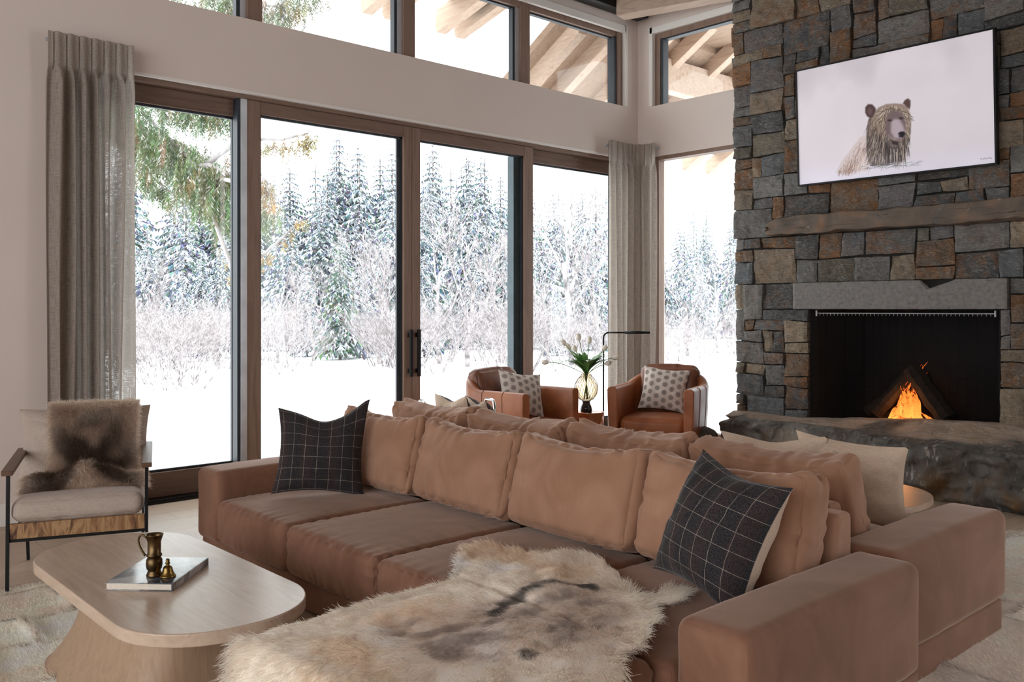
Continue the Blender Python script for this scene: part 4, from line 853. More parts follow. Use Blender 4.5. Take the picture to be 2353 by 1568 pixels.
# ================================================================== reindeer hide
OT_X0, OT_X1, OT_Y0, OT_Y1 = 1.21, 2.02, 1.61, 2.49
def hide():
    out = [(1.02, 2.18), (1.10, 2.40), (1.22, 2.56), (1.36, 2.60), (1.47, 2.60), (1.54, 2.50), (1.68, 2.50), (1.85, 2.57), (1.98, 2.52), (2.12, 2.62), (2.29, 2.78), (2.43, 2.75), (2.50, 2.62), (2.62, 2.50), (2.63, 2.34),
           (2.52, 2.17), (2.44, 2.06), (2.44, 1.96), (2.55, 1.97), (2.57, 1.90), (2.45, 1.84), (2.35, 1.87), (2.26, 1.79), (2.12, 1.72), (2.02, 1.665), (1.94, 1.66), (1.86, 1.58), (1.72, 1.50), (1.5, 1.50), (1.3, 1.55), (1.1, 1.58), (.98, 1.72), (.96, 1.95)]
    def inside(X, Y):
        r = np.zeros(X.shape, bool); n = len(out); dm = np.full(X.shape, 9.)
        for i in range(n):
            (ax, ay), (bx, by) = out[i], out[(i + 1) % n]; cr = ((ay > Y) != (by > Y)) & (X < (bx - ax) * (Y - ay) / (by - ay + 1e-12) + ax); r ^= cr
            t = np.clip(((X - ax) * (bx - ax) + (Y - ay) * (by - ay)) / ((bx - ax) ** 2 + (by - ay) ** 2), 0, 1); dm = np.minimum(dm, np.hypot(X - ax - t * (bx - ax), Y - ay - t * (by - ay)))
        return r, np.where(r, dm, -dm)
    st_ = .0125; gx = np.arange(.9, 2.75, st_); gy = np.arange(1.4, 2.9, st_); X, Y = np.meshgrid(gx, gy, indexing='ij'); ins, sd = inside(X, Y)
    sdw = sd + .018 * noise(np.stack([X, Y, X * 0], -1), 14, 5); ok = sdw > 0
    def surf(x, y):
        dx = np.maximum(np.maximum(OT_X0 - x, 0), 0); dyh = np.where(x < 2.03, np.maximum(y - OT_Y1, 0), 0); dyl = np.where(x < 2.03, np.maximum(OT_Y0 - y, 0), 0)
        d = np.sqrt(dx ** 2 + dyh ** 2 + dyl ** 2); drop = np.where(d < .03, d * d / .06, (d - .03) * 1.6 + .015)
        gap = .012 * np.exp(-((x - 2.035) / .02) ** 2)
        q = np.stack([x, y, x * 0], -1)
        wr = .020 * np.clip(fbm(q, 3.2, 3, 3), -.5, 1) + .012 * np.abs(noise(q * np.array([1, 1.8, 1]), 6, 9))
        return .425 + .012 * np.cos((x - 1.6) * 2) - drop - gap + wr
    Z = surf(X, Y)
    # front curl at far left end
    def colf(x, y):
        q = np.stack([x, y, x * 0], -1); cream = np.array([.98, .89, .80]); warm = np.array([.95, .80, .66]); white = np.array([.99, .95, .92]); grey = np.array([.44, .37, .335]); dark = np.array([.06, .05, .045])
        n1 = fbm(q, 3, 3, 11); c = cream + (warm - cream) * sm(.0, .8, n1)[..., None]; c = c + (white - c) * sm(.1, .9, fbm(q, 4, 3, 15))[..., None]
        d = np.hypot((x - 1.86) / .46, (y - 2.02) / .33); m = sm(1.15, .35, d + .35 * fbm(q, 5, 3, 19)); m2 = m * sm(-.35, .6, fbm(q * np.array([1, 1.5, 1]), 11, 3, 23))
        c = c + (np.array([.66, .55, .48]) - c) * (m * .6)[..., None]; c = c + (grey - c) * (m2 * .75)[..., None]
        sp = [(2.30, 2.12), (2.24, 2.22), (2.16, 2.24), (2.08, 2.21), (1.98, 2.19), (1.86, 2.13)]; dd = np.full(x.shape, 9.)
        for (ax, ay), (bx, by) in zip(sp, sp[1:]):
            t = np.clip(((x - ax) * (bx - ax) + (y - ay) * (by - ay)) / ((bx - ax) ** 2 + (by - ay) ** 2), 0, 1); dd = np.minimum(dd, np.hypot(x - ax - t * (bx - ax), y - ay - t * (by - ay)))
        s = sm(.045, .005, dd + .02 * noise(q, 30, 2)); c = c + (dark - c) * (s * .85)[..., None]
        for cx, cy, r in ((1.72, 1.83, .04), (2.05, 1.98, .04)): s = sm(r, 0, np.hypot(x - cx, y - cy) + .02 * noise(q, 40, 3)); c = c + (dark * 1.8 - c) * (s * .8)[..., None]
        return np.clip(c, 0, 1)
    C0 = (1.7, 2.1); ids = -np.ones(X.shape, int); ids[ok] = np.arange(ok.sum())
    V = np.stack([X - C0[0], Y - C0[1], Z], -1)[ok]; F = []
    a_, b_, c_, d_ = ids[:-1, :-1], ids[1:, :-1], ids[1:, 1:], ids[:-1, 1:]; q = np.stack([a_, b_, c_, d_], -1).reshape(-1, 4); F = q[(q >= 0).all(1)]
    root = empty('reindeer_hide', (C0[0], C0[1], 0), label='cream and grey reindeer hide spread over the ottoman and the sofa seats', cat='hide')
    o = npmesh('skin', V, F, 'pelt', root, vcol=colf(X[ok], Y[ok]) * .95); 
    n = 92000; rg = np.random.default_rng(4); x = rg.uniform(.92, 2.68, n * 3); y = rg.uniform(1.42, 2.82, n * 3); i_, s_ = inside(x, y); keep = np.where(s_ + .018 * noise(np.stack([x, y, x * 0], -1), 14, 5) > 0)[0][:n]; x, y, s_ = x[keep], y[keep], s_[keep]
    z = surf(x, y); e = .004; nx = -(surf(x + e, y) - z) / e; ny = -(surf(x, y + e) - z) / e; nn = np.stack([nx, ny, np.ones_like(nx)], -1); nn /= np.linalg.norm(nn, axis=1)[:, None]
    q = np.stack([x, y, x * 0], -1)
    # comb: away from the spine, mostly towards the flanks and the left end
    cx = 1.95; dx = -(1.0) * sm(2.4, 1.2, x) - .1 + .5 * sm(2.3, 2.6, x); dy = (y - 2.1) * 2.2; dx = dx + .5 * noise(q, 3.5, 61); dy = dy + .6 * noise(q, 3.5, 62)
    t = np.stack([dx, dy, 0 * dx], -1); t /= np.linalg.norm(t, axis=1)[:, None] + 1e-6; t = t - nn * (t * nn).sum(1)[:, None]
    clump = rg.normal(0, .16, (len(x), 3)) + .35 * np.stack([noise(q, 26, 71), noise(q, 26, 72), noise(q, 26, 73)], -1)
    Ln = .019 + .020 * sm(.09, .0, s_) + .020 * sm(1.5, 1.05, x); lift = .16 + .2 * sm(.05, 0, s_)
    Dv = (t * 1.0 + nn * lift[:, None] + clump); Dv /= np.linalg.norm(Dv, axis=1)[:, None]; Dv *= (Ln * rg.uniform(.6, 1.15, len(x)))[:, None]
    c = colf(x, y) * rg.uniform(.82, 1.15, (len(x), 1)); c = np.clip(c, 0, .98)
    fur('fur', np.stack([x - C0[0], y - C0[1], z], -1), Dv, c, root, r0=.00085, curl=.015, gravity=.15)
hide()
# ================================================================== scatter pillows
R_ = math.radians
pillow('throw_pillow', .49, .46, .19, 'plaid_wool', 'cream_fabric', (2.46, 4.24, .405), (R_(-14), R_(4), R_(-31)), chop=.08, ears=.12, seed=2, earR=.07, label='dark checked wool pillow with a dented top, against the far arm of the front sofa', cat='pillow')
pillow('throw_pillow', .44, .47, .24, 'plaid_wool', 'cream_fabric', (2.52, 1.85, .425), (R_(-22), R_(9), R_(-103)), chop=.02, ears=.13, seed=5, label='dark checked wool pillow tipped against the near arm of the front sofa', cat='pillow')
pillow('throw_pillow', .52, .41, .17, 'plaid_wool', 'cream_fabric', (3.95, 2.00, .415), (R_(-12), R_(-3), R_(94)), chop=.0, ears=.11, seed=8, label='pale backed pillow standing beside the near arm of the far sofa', cat='pillow')
pillow('throw_pillow', .58, .41, .16, 'plaid_wool', 'cream_fabric', (3.90, 2.33, .40), (R_(-10), R_(3), R_(90)), chop=.05, ears=.12, seed=11, label='pale backed pillow with a dented top, seen between the far sofa and the boulder hearth', cat='pillow')
pillow('throw_pillow', .44, .44, .16, 'plaid_wool', 'cream_fabric', (3.80, 4.62, .415), (R_(-16), R_(2), R_(80)), chop=.06, ears=.12, seed=14, label='pale pillow peeping up at the window end of the far sofa, the left one', cat='pillow')
pillow('throw_pillow', .40, .43, .15, 'plaid_wool', 'cream_fabric', (3.98, 4.52, .415), (R_(-22), R_(0), R_(70)), chop=.06, ears=.12, seed=15, label='half checked pillow peeping up at the window end of the far sofa, the right one', cat='pillow')
# ================================================================== oak coffee table
def superell(a, b, n, k, rot=0): 
    t = np.linspace(0, 2 * PI, k, endpoint=False); c, s = np.cos(t), np.sin(t); return np.stack([a * np.sign(c) * np.abs(c) ** (2 / n), b * np.sign(s) * np.abs(s) ** (2 / n)], -1)
def slab(name, outline, z0, z1, mat, parent, r=.006):
    k = len(outline); c = outline.mean(0); rings = []
    for (ins, z) in ((0, z0), (0, z1)):
        L_ = np.linalg.norm(outline - c, axis=1)[:, None]; rings.append(np.concatenate([c + (outline - c) * (1 - ins / L_), np.full((k, 1), z)], 1))
    V = np.vstack(rings).tolist(); F = [(i * k + j, i * k + (j + 1) % k, (i + 1) * k + (j + 1) % k, (i + 1) * k + j) for i in range(1) for j in range(k)]
    F += [tuple(range(k - 1, -1, -1)), tuple(k + j for j in range(k))]
    mb = MB(); mb.add(V, F); o = mb.build(name, mat, parent, bevel=r, segs=3)
    return o
ct = empty('coffee_table', (1.33, 3.47, 0), label='pale oak coffee table with a rounded top on a flared slab base', cat='coffee table')
ol = np.array([(sx_ * (.328 - .305) + .305 * math.cos(a_), sy_ * (.75 - .305) + .305 * math.sin(a_)) for sx_, sy_, a0_ in ((1, 1, 0), (-1, 1, PI / 2), (-1, -1, PI), (1, -1, 1.5 * PI)) for a_ in (a0_ + np.linspace(0, PI / 2, 22))]); slab('tabletop', ol, .335, .38, 'table_oak', ct)
# flared base: narrow straight near the top, sweeping out at one end towards the floor
k = 90; rings = []
for i, z in enumerate(np.linspace(.335, .02, 26)):
    q = (z - .02) / .315; fl_ = (1 - q) ** 2.0; o_ = superell(.215 + .0 * fl_, .42, 3.2, k); y_ = o_[:, 1]
    o_ = o_ + 0; o_[:, 1] = np.where(y_ > 0, y_ * (1 + .0 * fl_), y_) ; o_[:, 0] -= (.12 * fl_) * (1 - sm(-.215, .10, o_[:, 0])) ; o_[:, 1] += .10 * fl_ * sm(.0, .4, y_)
    rings.append(np.concatenate([o_ + np.array([-.02, -.06]), np.full((k, 1), z)], 1))
mb = MB(); mb.add(np.vstack(rings).tolist(), [(i * k + j, (i + 1) * k + j, (i + 1) * k + (j + 1) % k, i * k + (j + 1) % k) for i in range(25) for j in range(k)])
mb.build('pedestal', 'table_oak_v', ct, smooth=True)
ft = rings[-1][:, :2]; slab('foot', ft + (ft - ft.mean(0)) * .01, .0, .026, 'table_oak', ct, .004)
# book, jug and bell
bk = empty('book', (1.305, 3.43, .3805), label='large hardback picture book with a smoky grey cover lying on the oak coffee table', cat='book')
bk.rotation_euler = (0, 0, R_(45)); bw, bl, bt = .34, .25, .028   # long side runs towards the window
f = MB(); f.box(-bw / 2, bw / 2, -bl / 2, bl / 2, bt - .0035, bt); f.box(-bw / 2, bw / 2, -bl / 2, bl / 2, 0, .0035); f.box(-bw / 2, bw / 2, -bl / 2 - .001, -bl / 2 + .004, 0, bt); f.build('cover', 'book_cover', bk, bevel=.001)
MB().box(-bw / 2 + .004, bw / 2 - .005, -bl / 2 + .004, bl / 2 - .006, .0036, bt - .0036).build('pages', 'paper', bk)
jg = empty('jug', (1.262, 3.362, .409), label='tall tarnished brass jug with a curled handle standing on the book', cat='jug')
pr = [(0, 0), (.027, 0), (.0285, .004), (.026, .010), (.0235, .016), (.0225, .022), (.027, .028), (.0295, .045), (.0285, .060), (.0225, .071), (.0275, .074), (.0275, .080), (.0235, .084), (.0235, .125), (.0255, .132), (.0315, .150), (.0335, .153), (.032, .154), (.028, .148), (.022, .128), (.020, .05), (0, .045)]
MB().lathe(pr, 40).build('body', 'old_brass', jg, smooth=True)
hd = [(-.024, .138), (-.040, .152), (-.054, .150), (-.060, .132), (-.054, .108), (-.042, .086), (-.030, .070)]
ca_, sa_ = math.cos(R_(-42)), math.sin(R_(-42)); pts = []
for i in range(len(hd) - 1):
    for t in np.linspace(0, 1, 5)[:-1]: pts.append([hd[i][j] * (1 - t) + hd[i + 1][j] * t for j in (0, 1)])
for _ in range(3): pts = [pts[0]] + [[(pts[i - 1][j] + 2 * pts[i][j] + pts[i + 1][j]) / 4 for j in (0, 1)] for i in range(1, len(pts) - 1)] + [pts[-1]]
MB().tube([(x * ca_, x * sa_, z) for x, z in pts], [.0035 + .0015 * abs(2 * i / len(pts) - 1) for i in range(len(pts))], 8).build('handle', 'old_brass', jg, smooth=True)
bl_ = empty('bell', (1.295, 3.318, .409), label='small bright brass hand bell on the book, in front of the jug', cat='bell')
pr = [(0, 0), (.0285, 0), (.0295, .003), (.027, .006), (.0225, .012), (.0185, .022), (.0165, .032), (.013, .038), (.007, .041), (.006, .045), (.0095, .050), (.006, .055), (.0075, .060), (.005, .066), (0, .067)]
MB().lathe(pr, 36).build('body', 'brass', bl_, smooth=True)
# ================================================================== framed armchair
ac = empty('armchair', (1.535, 5.10, 0), rz=R_(-20), label='slim black metal armchair with wooden arms and grey linen cushions, left of the sliding doors', cat='armchair')
hw, fy, ry = .315, -.30, .30
m = MB()
for s in (-1, 1):
    lg = MB().bar((s * hw, fy - .03, 0), (s * hw, fy, .585), .016, .026, up=(0, 1, 0)); lg.build('leg', 'black_metal', ac, bevel=.002)
    lg = MB().bar((s * (hw - .02), ry + .05, 0), (s * (hw - .005), ry, .60), .016, .026, up=(0, 1, 0)); lg.build('leg', 'black_metal', ac, bevel=.002)
    m.bar((s * hw, fy - .008, .262), (s * (hw - .01), ry + .02, .262), .014, .014)
m.bar((-hw, fy - .01, .262), (hw, fy - .01, .262), .016, .016); m.bar((-hw, ry + .02, .262), (hw, ry + .02, .262), .014, .014)
for s in (-1, 1): m.bar((s * (hw - .01), ry - .0, .55), (s * (hw - .04), ry + .16, .79), .016, .02, up=(0, 1, 0))
m.bar((-hw + .04, ry + .16, .79), (hw - .04, ry + .16, .79), .016, .02); m.bar((-hw + .02, ry + .05, .60), (hw - .02, ry + .05, .60), .014, .014)
m.build('frame', 'black_metal', ac, bevel=.002)
MB().box(-hw + .008, hw - .008, fy - .022, fy + .004, .27, .345).build('apron', 'apron_wood', ac, bevel=.003)
for s in (-1, 1): MB().bar((s * hw, fy - .05, .60), (s * (hw + .008), ry + .07, .612), .052, .026).build('armrest', 'arm_wood', ac, bevel=.005)
soft('seat_cushion', 'linen', ac, (0, -.02, .335), (.60, .60, .115), rot=(R_(-2), 0, 0), r=.045, n=40, puff=(.006, .008, .018), fold=.003, seed=44, freq=12)
bp = pillow('back_cushion', .68, .44, .20, 'linen', 'linen', (0, .225, .43), (R_(-20), 0, 0), n=44, ears=.07, seed=21, fold=.005, slump=.1); bp.parent = ac
# fur throw
def throw():
    root = empty('fur_throw', ac.location, label='grey brown fur throw over the back and seat of the metal framed armchair', cat='throw'); root.rotation_euler = ac.rotation_euler
    # profile in chair space (y,z): behind the cushion, over the top, down its front, then bunched on the seat
    cs, sn = math.cos(R_(20)), math.sin(R_(20))
    def bk_(h, off): return (.225 + h * sn + off * cs * 1.0, .43 + h * cs - off * sn)
    prof = [bk_(.30, .085), bk_(.38, .07), bk_(.455, .03), bk_(.46, -.02), bk_(.41, -.075), bk_(.32, -.115), bk_(.22, -.125), bk_(.13, -.115), bk_(.05, -.11), (.09, .478), (.05, .482), (.005, .525), (-.05, .552), (-.10, .545), (-.135, .515), (-.145, .48), (-.14, .465)]
    pr = np.array(prof); s = np.concatenate([[0], np.cumsum(np.linalg.norm(np.diff(pr, axis=0), axis=1))]); s /= s[-1]; nv = 90; nu = 60
    t = np.linspace(0, 1, nv); Y = np.interp(t, s, pr[:, 0]); Z = np.interp(t, s, pr[:, 1]); 
    for _ in range(4): Y[1:-1] = (Y[:-2] + 2 * Y[1:-1] + Y[2:]) / 4; Z[1:-1] = (Z[:-2] + 2 * Z[1:-1] + Z[2:]) / 4
    u = np.linspace(-1, 1, nu); U, Tt = np.meshgrid(u, t, indexing='ij'); Yg = np.repeat(Y[None], nu, 0); Zg = np.repeat(Z[None], nu, 0)
    low = sm(.66, .80, Tt); W = .225 + .075 * low + .012 * noise(np.stack([U * 0, Tt * 6, U * 0], -1), 1, 3); Xg = .045 + U * W - .03 * low
    q = np.stack([Xg, Tt, Xg * 0], -1); n1 = fbm(q, 5, 3, 5)
    Zg = Zg + low * (.045 * n1 + .022 * np.sin(U * 4 + 1) - .030 * np.abs(U) ** 5); Yg = Yg + low * .03 * fbm(q, 4, 2, 9) + (1 - low) * (.008 * n1 + .03 * (np.abs(U) ** 3) * sm(.3, .45, Tt))
    Zg = np.where(low > .5, np.maximum(Zg, .462), Zg); en = sm(.88, 1, Tt); Zg = Zg * (1 - en) + .463 * en
    P = np.stack([Xg, Yg, Zg], -1)
    def colf(U, Tt):
        q = np.stack([U * .6, Tt * 2.2, U * 0], -1); a = np.array([.58, .45, .36]); b = np.array([.15, .10, .075]); c = np.array([.85, .74, .64]); n = fbm(q, 1.6, 3, 2)
        band = .5 + .5 * np.sin(Tt * 17 + 2.6 * n + 5.2); col = a + (b - a) * np.clip(sm(.35, 1.0, band) * (1.1 - .6 * np.abs(U) ** 3), 0, 1)[..., None]; e = np.maximum(np.abs(U) ** 6, sm(.16, .20, Tt) * sm(.30, .22, Tt)); return col + (c - col) * np.clip(e + .5 * sm(.3, 1, n), 0, 1)[..., None]
    ids = np.arange(nu * nv).reshape(nu, nv); F = np.stack([ids[:-1, :-1], ids[1:, :-1], ids[1:, 1:], ids[:-1, 1:]], -1).reshape(-1, 4)
    npmesh('skin', P.reshape(-1, 3), F, 'pelt', root, vcol=(colf(U, Tt) * .7).reshape(-1, 3))
    n = 42000; rg = np.random.default_rng(9); uu = rg.uniform(0, nu - 1.001, n); tt = rg.uniform(0, nv - 1.001, n); i, j = uu.astype(int), tt.astype(int); fu, ft_ = (uu - i)[:, None], (tt - j)[:, None]
    p = P[i, j] * (1 - fu) * (1 - ft_) + P[i + 1, j] * fu * (1 - ft_) + P[i, j + 1] * (1 - fu) * ft_ + P[i + 1, j + 1] * fu * ft_
    du = P[i + 1, j] - P[i, j]; dt = P[i, j + 1] - P[i, j]; nn = np.cross(dt, du); nn /= np.linalg.norm(nn, axis=1)[:, None] + 1e-9; cen = np.array([.0, .25, .40]); sgn_ = np.sign(((p - cen) * nn).sum(1)); nn = nn * sgn_[:, None]
    tdir = dt / (np.linalg.norm(dt, axis=1)[:, None] + 1e-9); q = p * 22; cl = .35 * np.stack([noise(q, 1, 1), noise(q, 1, 2), noise(q, 1, 3)], -1)
    D = nn * .55 + tdir * .55 + cl + rg.normal(0, .2, (n, 3)) + (du / (np.linalg.norm(du, axis=1)[:, None] + 1e-9)) * (np.sign(uu / nu - .5) * np.abs(uu / nu * 2 - 1) ** 4)[:, None] * .8
    D /= np.linalg.norm(D, axis=1)[:, None]; D *= rg.uniform(.018, .040, n)[:, None]
    c = colf(uu / (nu - 1) * 2 - 1, tt / (nv - 1)) * rg.uniform(.7, 1.3, (n, 1))
    fur('fur', p, D, np.clip(c, 0, 1), root, r0=.0008, curl=.02, gravity=.3)
throw()
# ================================================================== leather chairs
def leather_chair(loc, rz, label, w=.80, d=.80):
    root = empty('leather_chair', loc, rz, label=label, cat='armchair', group='tan leather armchairs by the window')
    hw, hd, th = w / 2, d / 2, .095; r = .24; path = [(-hw + th / 2, -hd)]
    for k in range(9): path.append((-hw + th / 2, -hd + (d - r - th / 2) * (k + 1) / 9))
    cx, cy = -hw + th / 2 + r, hd - r - th / 2
    for k in range(1, 11): a = PI - k * PI / 20; path.append((cx + r * math.cos(a), cy + r * math.sin(a)))
    right = [(-x, y) for x, y in path[::-1]]; path += right; n = len(path); P = np.zeros((n, 13, 3))
    pp = np.array(path); 
    for i in range(n):
        dv = pp[min(n - 1, i + 1)] - pp[max(0, i - 1)]; dv /= np.linalg.norm(dv); nx, ny = -dv[1], dv[0]   # outward = left of travel
        y = pp[i][1]; zt = .70 + .0 * y; zt += .10 * sm(.10, .36, y); b = .10
        sec = [(-th / 2, b), (-th / 2, .3), (-th / 2, zt - .03), (-th / 2 + .01, zt - .010), (-th / 2 + .03, zt), (th / 2 - .03, zt), (th / 2 - .01, zt - .010), (th / 2, zt - .03), (th / 2 - .004, .5), (th / 2 - .016, .3), (th / 2 - .03, b + .02), (th / 2 - .04, b), (-th / 2, b)]
        for j, (o_, z) in enumerate(sec): P[i, j] = (pp[i][0] + nx * o_, pp[i][1] + ny * o_, z)
    mb = MB(); mb.grid(P); c0 = [tuple(P[0, j]) for j in range(12)]; c1 = [tuple(P[-1, j]) for j in range(12)]; mb.add(c0, [tuple(range(12))]); mb.add(c1, [tuple(range(11, -1, -1))])
    o = mb.build('shell', 'leather', root); o.data.polygons.foreach_set('use_smooth', [True] * len(o.data.polygons))
    mm = o.modifiers.new('weld', 'WELD'); mm.merge_threshold = .0005; bv = o.modifiers.new('bevel', 'BEVEL'); bv.width = .012; bv.segments = 3; bv.limit_method = 'ANGLE'; bv.angle_limit = 1.0; bv.harden_normals = True
    # seams on the outside
    for i in (4, 8, n - 9, n - 5):
        sm_ = MB(); sm_.tube([tuple(P[i, j] + (P[i, 8] - P[i, 1]) * .004) for j in (5, 6, 7, 8, 9, 10)], .0035, 5)
        sm_.build('seam', 'leather_dark', root, smooth=True)
    b = MB(); b.box(-hw + th, hw - th, -hd + .012, hd - th - .05, .10, .27); b.build('seat_rail', 'leather_dark', root, bevel=.012)
    MB().lathe([(0, 0), (.24, 0), (.24, .02), (.05, .03), (.05, .10), (0, .10)], 32).build('swivel_base', 'black_metal', root, smooth=True)
    soft('seat_cushion', 'leather', root, (0, -.075, .265), (w - 2 * th - .012, d - th - .13, .155), r=.05, n=30, puff=(.0, .012, .03), fold=.002, seed=3, freq=9)
    soft('back_cushion', 'leather_dark', root, (0, .185, .38), (w - 2 * th - .03, .16, .49), rot=(R_(-13), 0, 0), r=.075, n=36, puff=(0, .035, .02), fold=.006, seed=8, freq=16)
    return root
leather_chair((5.385, 5.86, 0), R_(8), 'tan leather tub chair left of the vase, turned sideways with its arm to the room')
leather_chair((6.645, 5.225, 0), R_(-68), 'tan leather tub chair right of the vase, facing the room by the corner curtain')
pillow('patterned_pillow', .44, .42, .15, 'block_print', 'linen', (5.40, 5.78, .455), (R_(-24), R_(8), R_(-14)), ears=.10, seed=31, chop=.015, label='cream pillow with grey leaf print on the left leather chair', cat='pillow', group='leaf print pillows on the leather chairs')
pillow('patterned_pillow', .44, .42, .15, 'block_print', 'linen', (6.64, 5.235, .455), (R_(-20), R_(5), R_(-62)), ears=.10, seed=33, chop=.01, label='cream pillow with grey leaf print on the right leather chair', cat='pillow', group='leaf print pillows on the leather chairs')
# side table, vase, tulips
stt = empty('side_table', (6.035, 5.565, 0), rz=R_(20), label='faceted hammered copper block table between the two leather chairs', cat='side table')
V = []; mb = MB(); zz = [0, .14, .30, .465]; ww = [.125, .15, .12, .14]
for z, w_ in zip(zz, ww):
    for a in range(6): an = a * PI / 3 + (.3 if z in (.14, .465) else 0); V.append((w_ * math.cos(an), w_ * math.sin(an), z))
mb.add(V, [(i * 6 + a, i * 6 + (a + 1) % 6, (i + 1) * 6 + (a + 1) % 6, (i + 1) * 6 + a) for i in range(3) for a in range(6)] + [(5, 4, 3, 2, 1, 0), tuple(18 + a for a in range(6))])
mb.build('block', 'hammered_copper', stt, bevel=.006)
vz = empty('vase', (6.005, 5.59, .466), label='round ribbed amber glass vase on a dark glass foot, on the copper side table', cat='vase')
pr = [(0, .0), (.05, 0), (.056, .012), (.05, .045), (.036, .075), (.034, .09), (.045, .097), (0, .097)]
MB().lathe(pr, 36).build('foot', 'dark_glass', vz, smooth=True)
prb = [(.030, .098), (.06, .112), (.095, .155), (.108, .205), (.102, .255), (.078, .30), (.05, .325), (.042, .345), (.05, .36)]
mb = MB(); mb.lathe(prb, 40); mb.f = mb.f[:-2]; mb.c = mb.c[:-2]; mb.mi = mb.mi[:-2]; mb.build('bowl', 'amber_glass', vz, smooth=True)
rb = MB()
for k in range(22):
    pts = [(np.interp(t, np.linspace(0, 1, len(prb)), [p[0] for p in prb]) + .001, t) for t in np.linspace(.03, .86, 18)]
    rb.tube([(r_ * math.cos(k * 2 * PI / 22 + 1.3 * t), r_ * math.sin(k * 2 * PI / 22 + 1.3 * t), float(np.interp(t, np.linspace(0, 1, len(prb)), [p[1] for p in prb]))) for r_, t in pts], .0016, 5)
rb.build('rib', 'amber_rib', vz, smooth=True)
TL = [(-.345, .125, 'lowest tulip, nodding far out to the left'), (-.19, .285, 'tulip at the top left of the bunch'), (-.145, .245, 'tulip second from the top left of the bunch'), (-.085, .225, 'short tulip among the left leaves'), (-.065, .33, 'tallest tulip, upright left of centre'), (.03, .30, 'upright tulip right of centre'),
      (.155, .235, 'tulip leaning right, just above the lamp arm corner'), (.165, .115, 'low tulip on the right beside the lamp pole'), (.235, .165, 'tulip reaching farthest right')]
Rv = np.array([math.sin(TH), -math.cos(TH), 0]); Fv = np.array([math.cos(TH), math.sin(TH), 0])
for i, (lx, hz, lab) in enumerate(TL):
    dep = [.03, -.05, .06, .10, -.03, .05, .02, -.07, -.02][i]; tr = empty('tulip', (6.005, 5.59, .56), label='white ' + lab + (' in the glass vase' if len(lab.split()) < 11 else ''), cat='tulip', group='white tulips in the glass vase')
    end = Rv * lx + Fv * dep + np.array([0, 0, .23 + hz]); a0 = -Rv * lx * .10 + np.array([0, 0, .02]); a1 = np.array([0, 0, .25]) + Rv * lx * .06; pts = []
    a2 = a1 + (end - a1) * .6 + np.array([0, 0, .05 if abs(lx) > .2 else .02])
    for t in np.linspace(0, 1, 6): pts.append(a0 * (1 - t) + a1 * t)
    for t in np.linspace(0, 1, 9)[1:]: pts.append(a1 * (1 - t) ** 2 + 2 * a2 * t * (1 - t) + end * t * t)
    MB().tube(pts, .0035, 6).build('stem', 'stem', tr, smooth=True)
    d = Vector(pts[-1] - pts[-2]).normalized(); q = d.to_track_quat('Z', 'Y').to_matrix(); mb = MB()
    for ring, (rr, tip) in enumerate(((.022, 0.066), (.0245, .058))):
        for k in range(3):
            an = k * 2 * PI / 3 + ring * PI / 3; G = np.zeros((7, 9, 3))
            for a in range(7):
                for b in range(9):
                    t = b / 8; u_ = (a / 6 * 2 - 1); wd = 1.15 * math.sin(PI * min(1, t * .86 + .14)) ** .7; an2 = an + u_ * wd; R2 = rr * math.sin(PI * (.12 + .70 * t)) ** .8
                    G[a, b] = (R2 * math.cos(an2), R2 * math.sin(an2), tip * t - .004 * u_ * u_)
            mb.grid(G)
    mb.v = [tuple(q @ Vector(v) + Vector(pts[-1])) for v in mb.v]; mb.build('bloom', 'tulip', tr, smooth=True)
    if True:
        mb = MB()
        for w_ in range(4):
            an = random.uniform(0, 2 * PI); ll = random.uniform(.22, .33); out_ = random.uniform(.45, 1.15); G = np.zeros((14, 5, 3)); dirv = np.array([math.cos(an), math.sin(an), 0]); side = np.array([-math.sin(an), math.cos(an), 0])
            for a in range(14):
                t = a / 13; base = np.array([0, 0, .24]) + dirv * (ll * out_ * t ** 1.3) + np.array([0, 0, ll * (t - .55 * out_ * t ** 2.4)])
                for b in range(5): u_ = b / 4 * 2 - 1; G[a, b] = base + side * u_ * .027 * math.sin(PI * (t * .9 + .08)) + dirv * (-.007 * (1 - u_ * u_))
            mb.grid(G)
        mb.build('leaf', 'leaf', tr, smooth=True)
# floor lamp
fl_ = empty('floor_lamp', (6.62, 5.93, 0), label='slim black reading lamp with a horizontal arm beside the corner curtain', cat='floor lamp')
ht = 1.17; rgt = Vector(Rv); pts = [(0, 0, .02), (0, 0, ht - .06)] + [tuple(rgt * (.05 * (1 - math.cos(a))) + Vector((0, 0, ht - .05 + .05 * math.sin(a)))) for a in np.linspace(.1, PI / 2, 7)]
MB().tube(pts, .0085, 10).build('pole', 'black_metal', fl_, smooth=True)
MB().tube([tuple(rgt * .05 + Vector((0, 0, ht))), tuple(rgt * .22 + Vector((0, 0, ht)))], .008, 10).build('arm', 'black_metal', fl_, smooth=True)
MB().tube([tuple(rgt * .21 + Vector((0, 0, ht))), tuple(rgt * .455 + Vector((0, 0, ht)))], .0155, 12).build('lamp_shade', 'black_metal', fl_, smooth=True)
MB().lathe([(0, 0), (.12, 0), (.12, .012), (.015, .02), (0, .02)], 36).build('base', 'black_metal', fl_, smooth=True)
MB().tube([(.0, 0, .80), (.02, -.03, .78), (.02, -.03, .60)], .002, 5).build('pull_chain', 'black_metal', fl_)
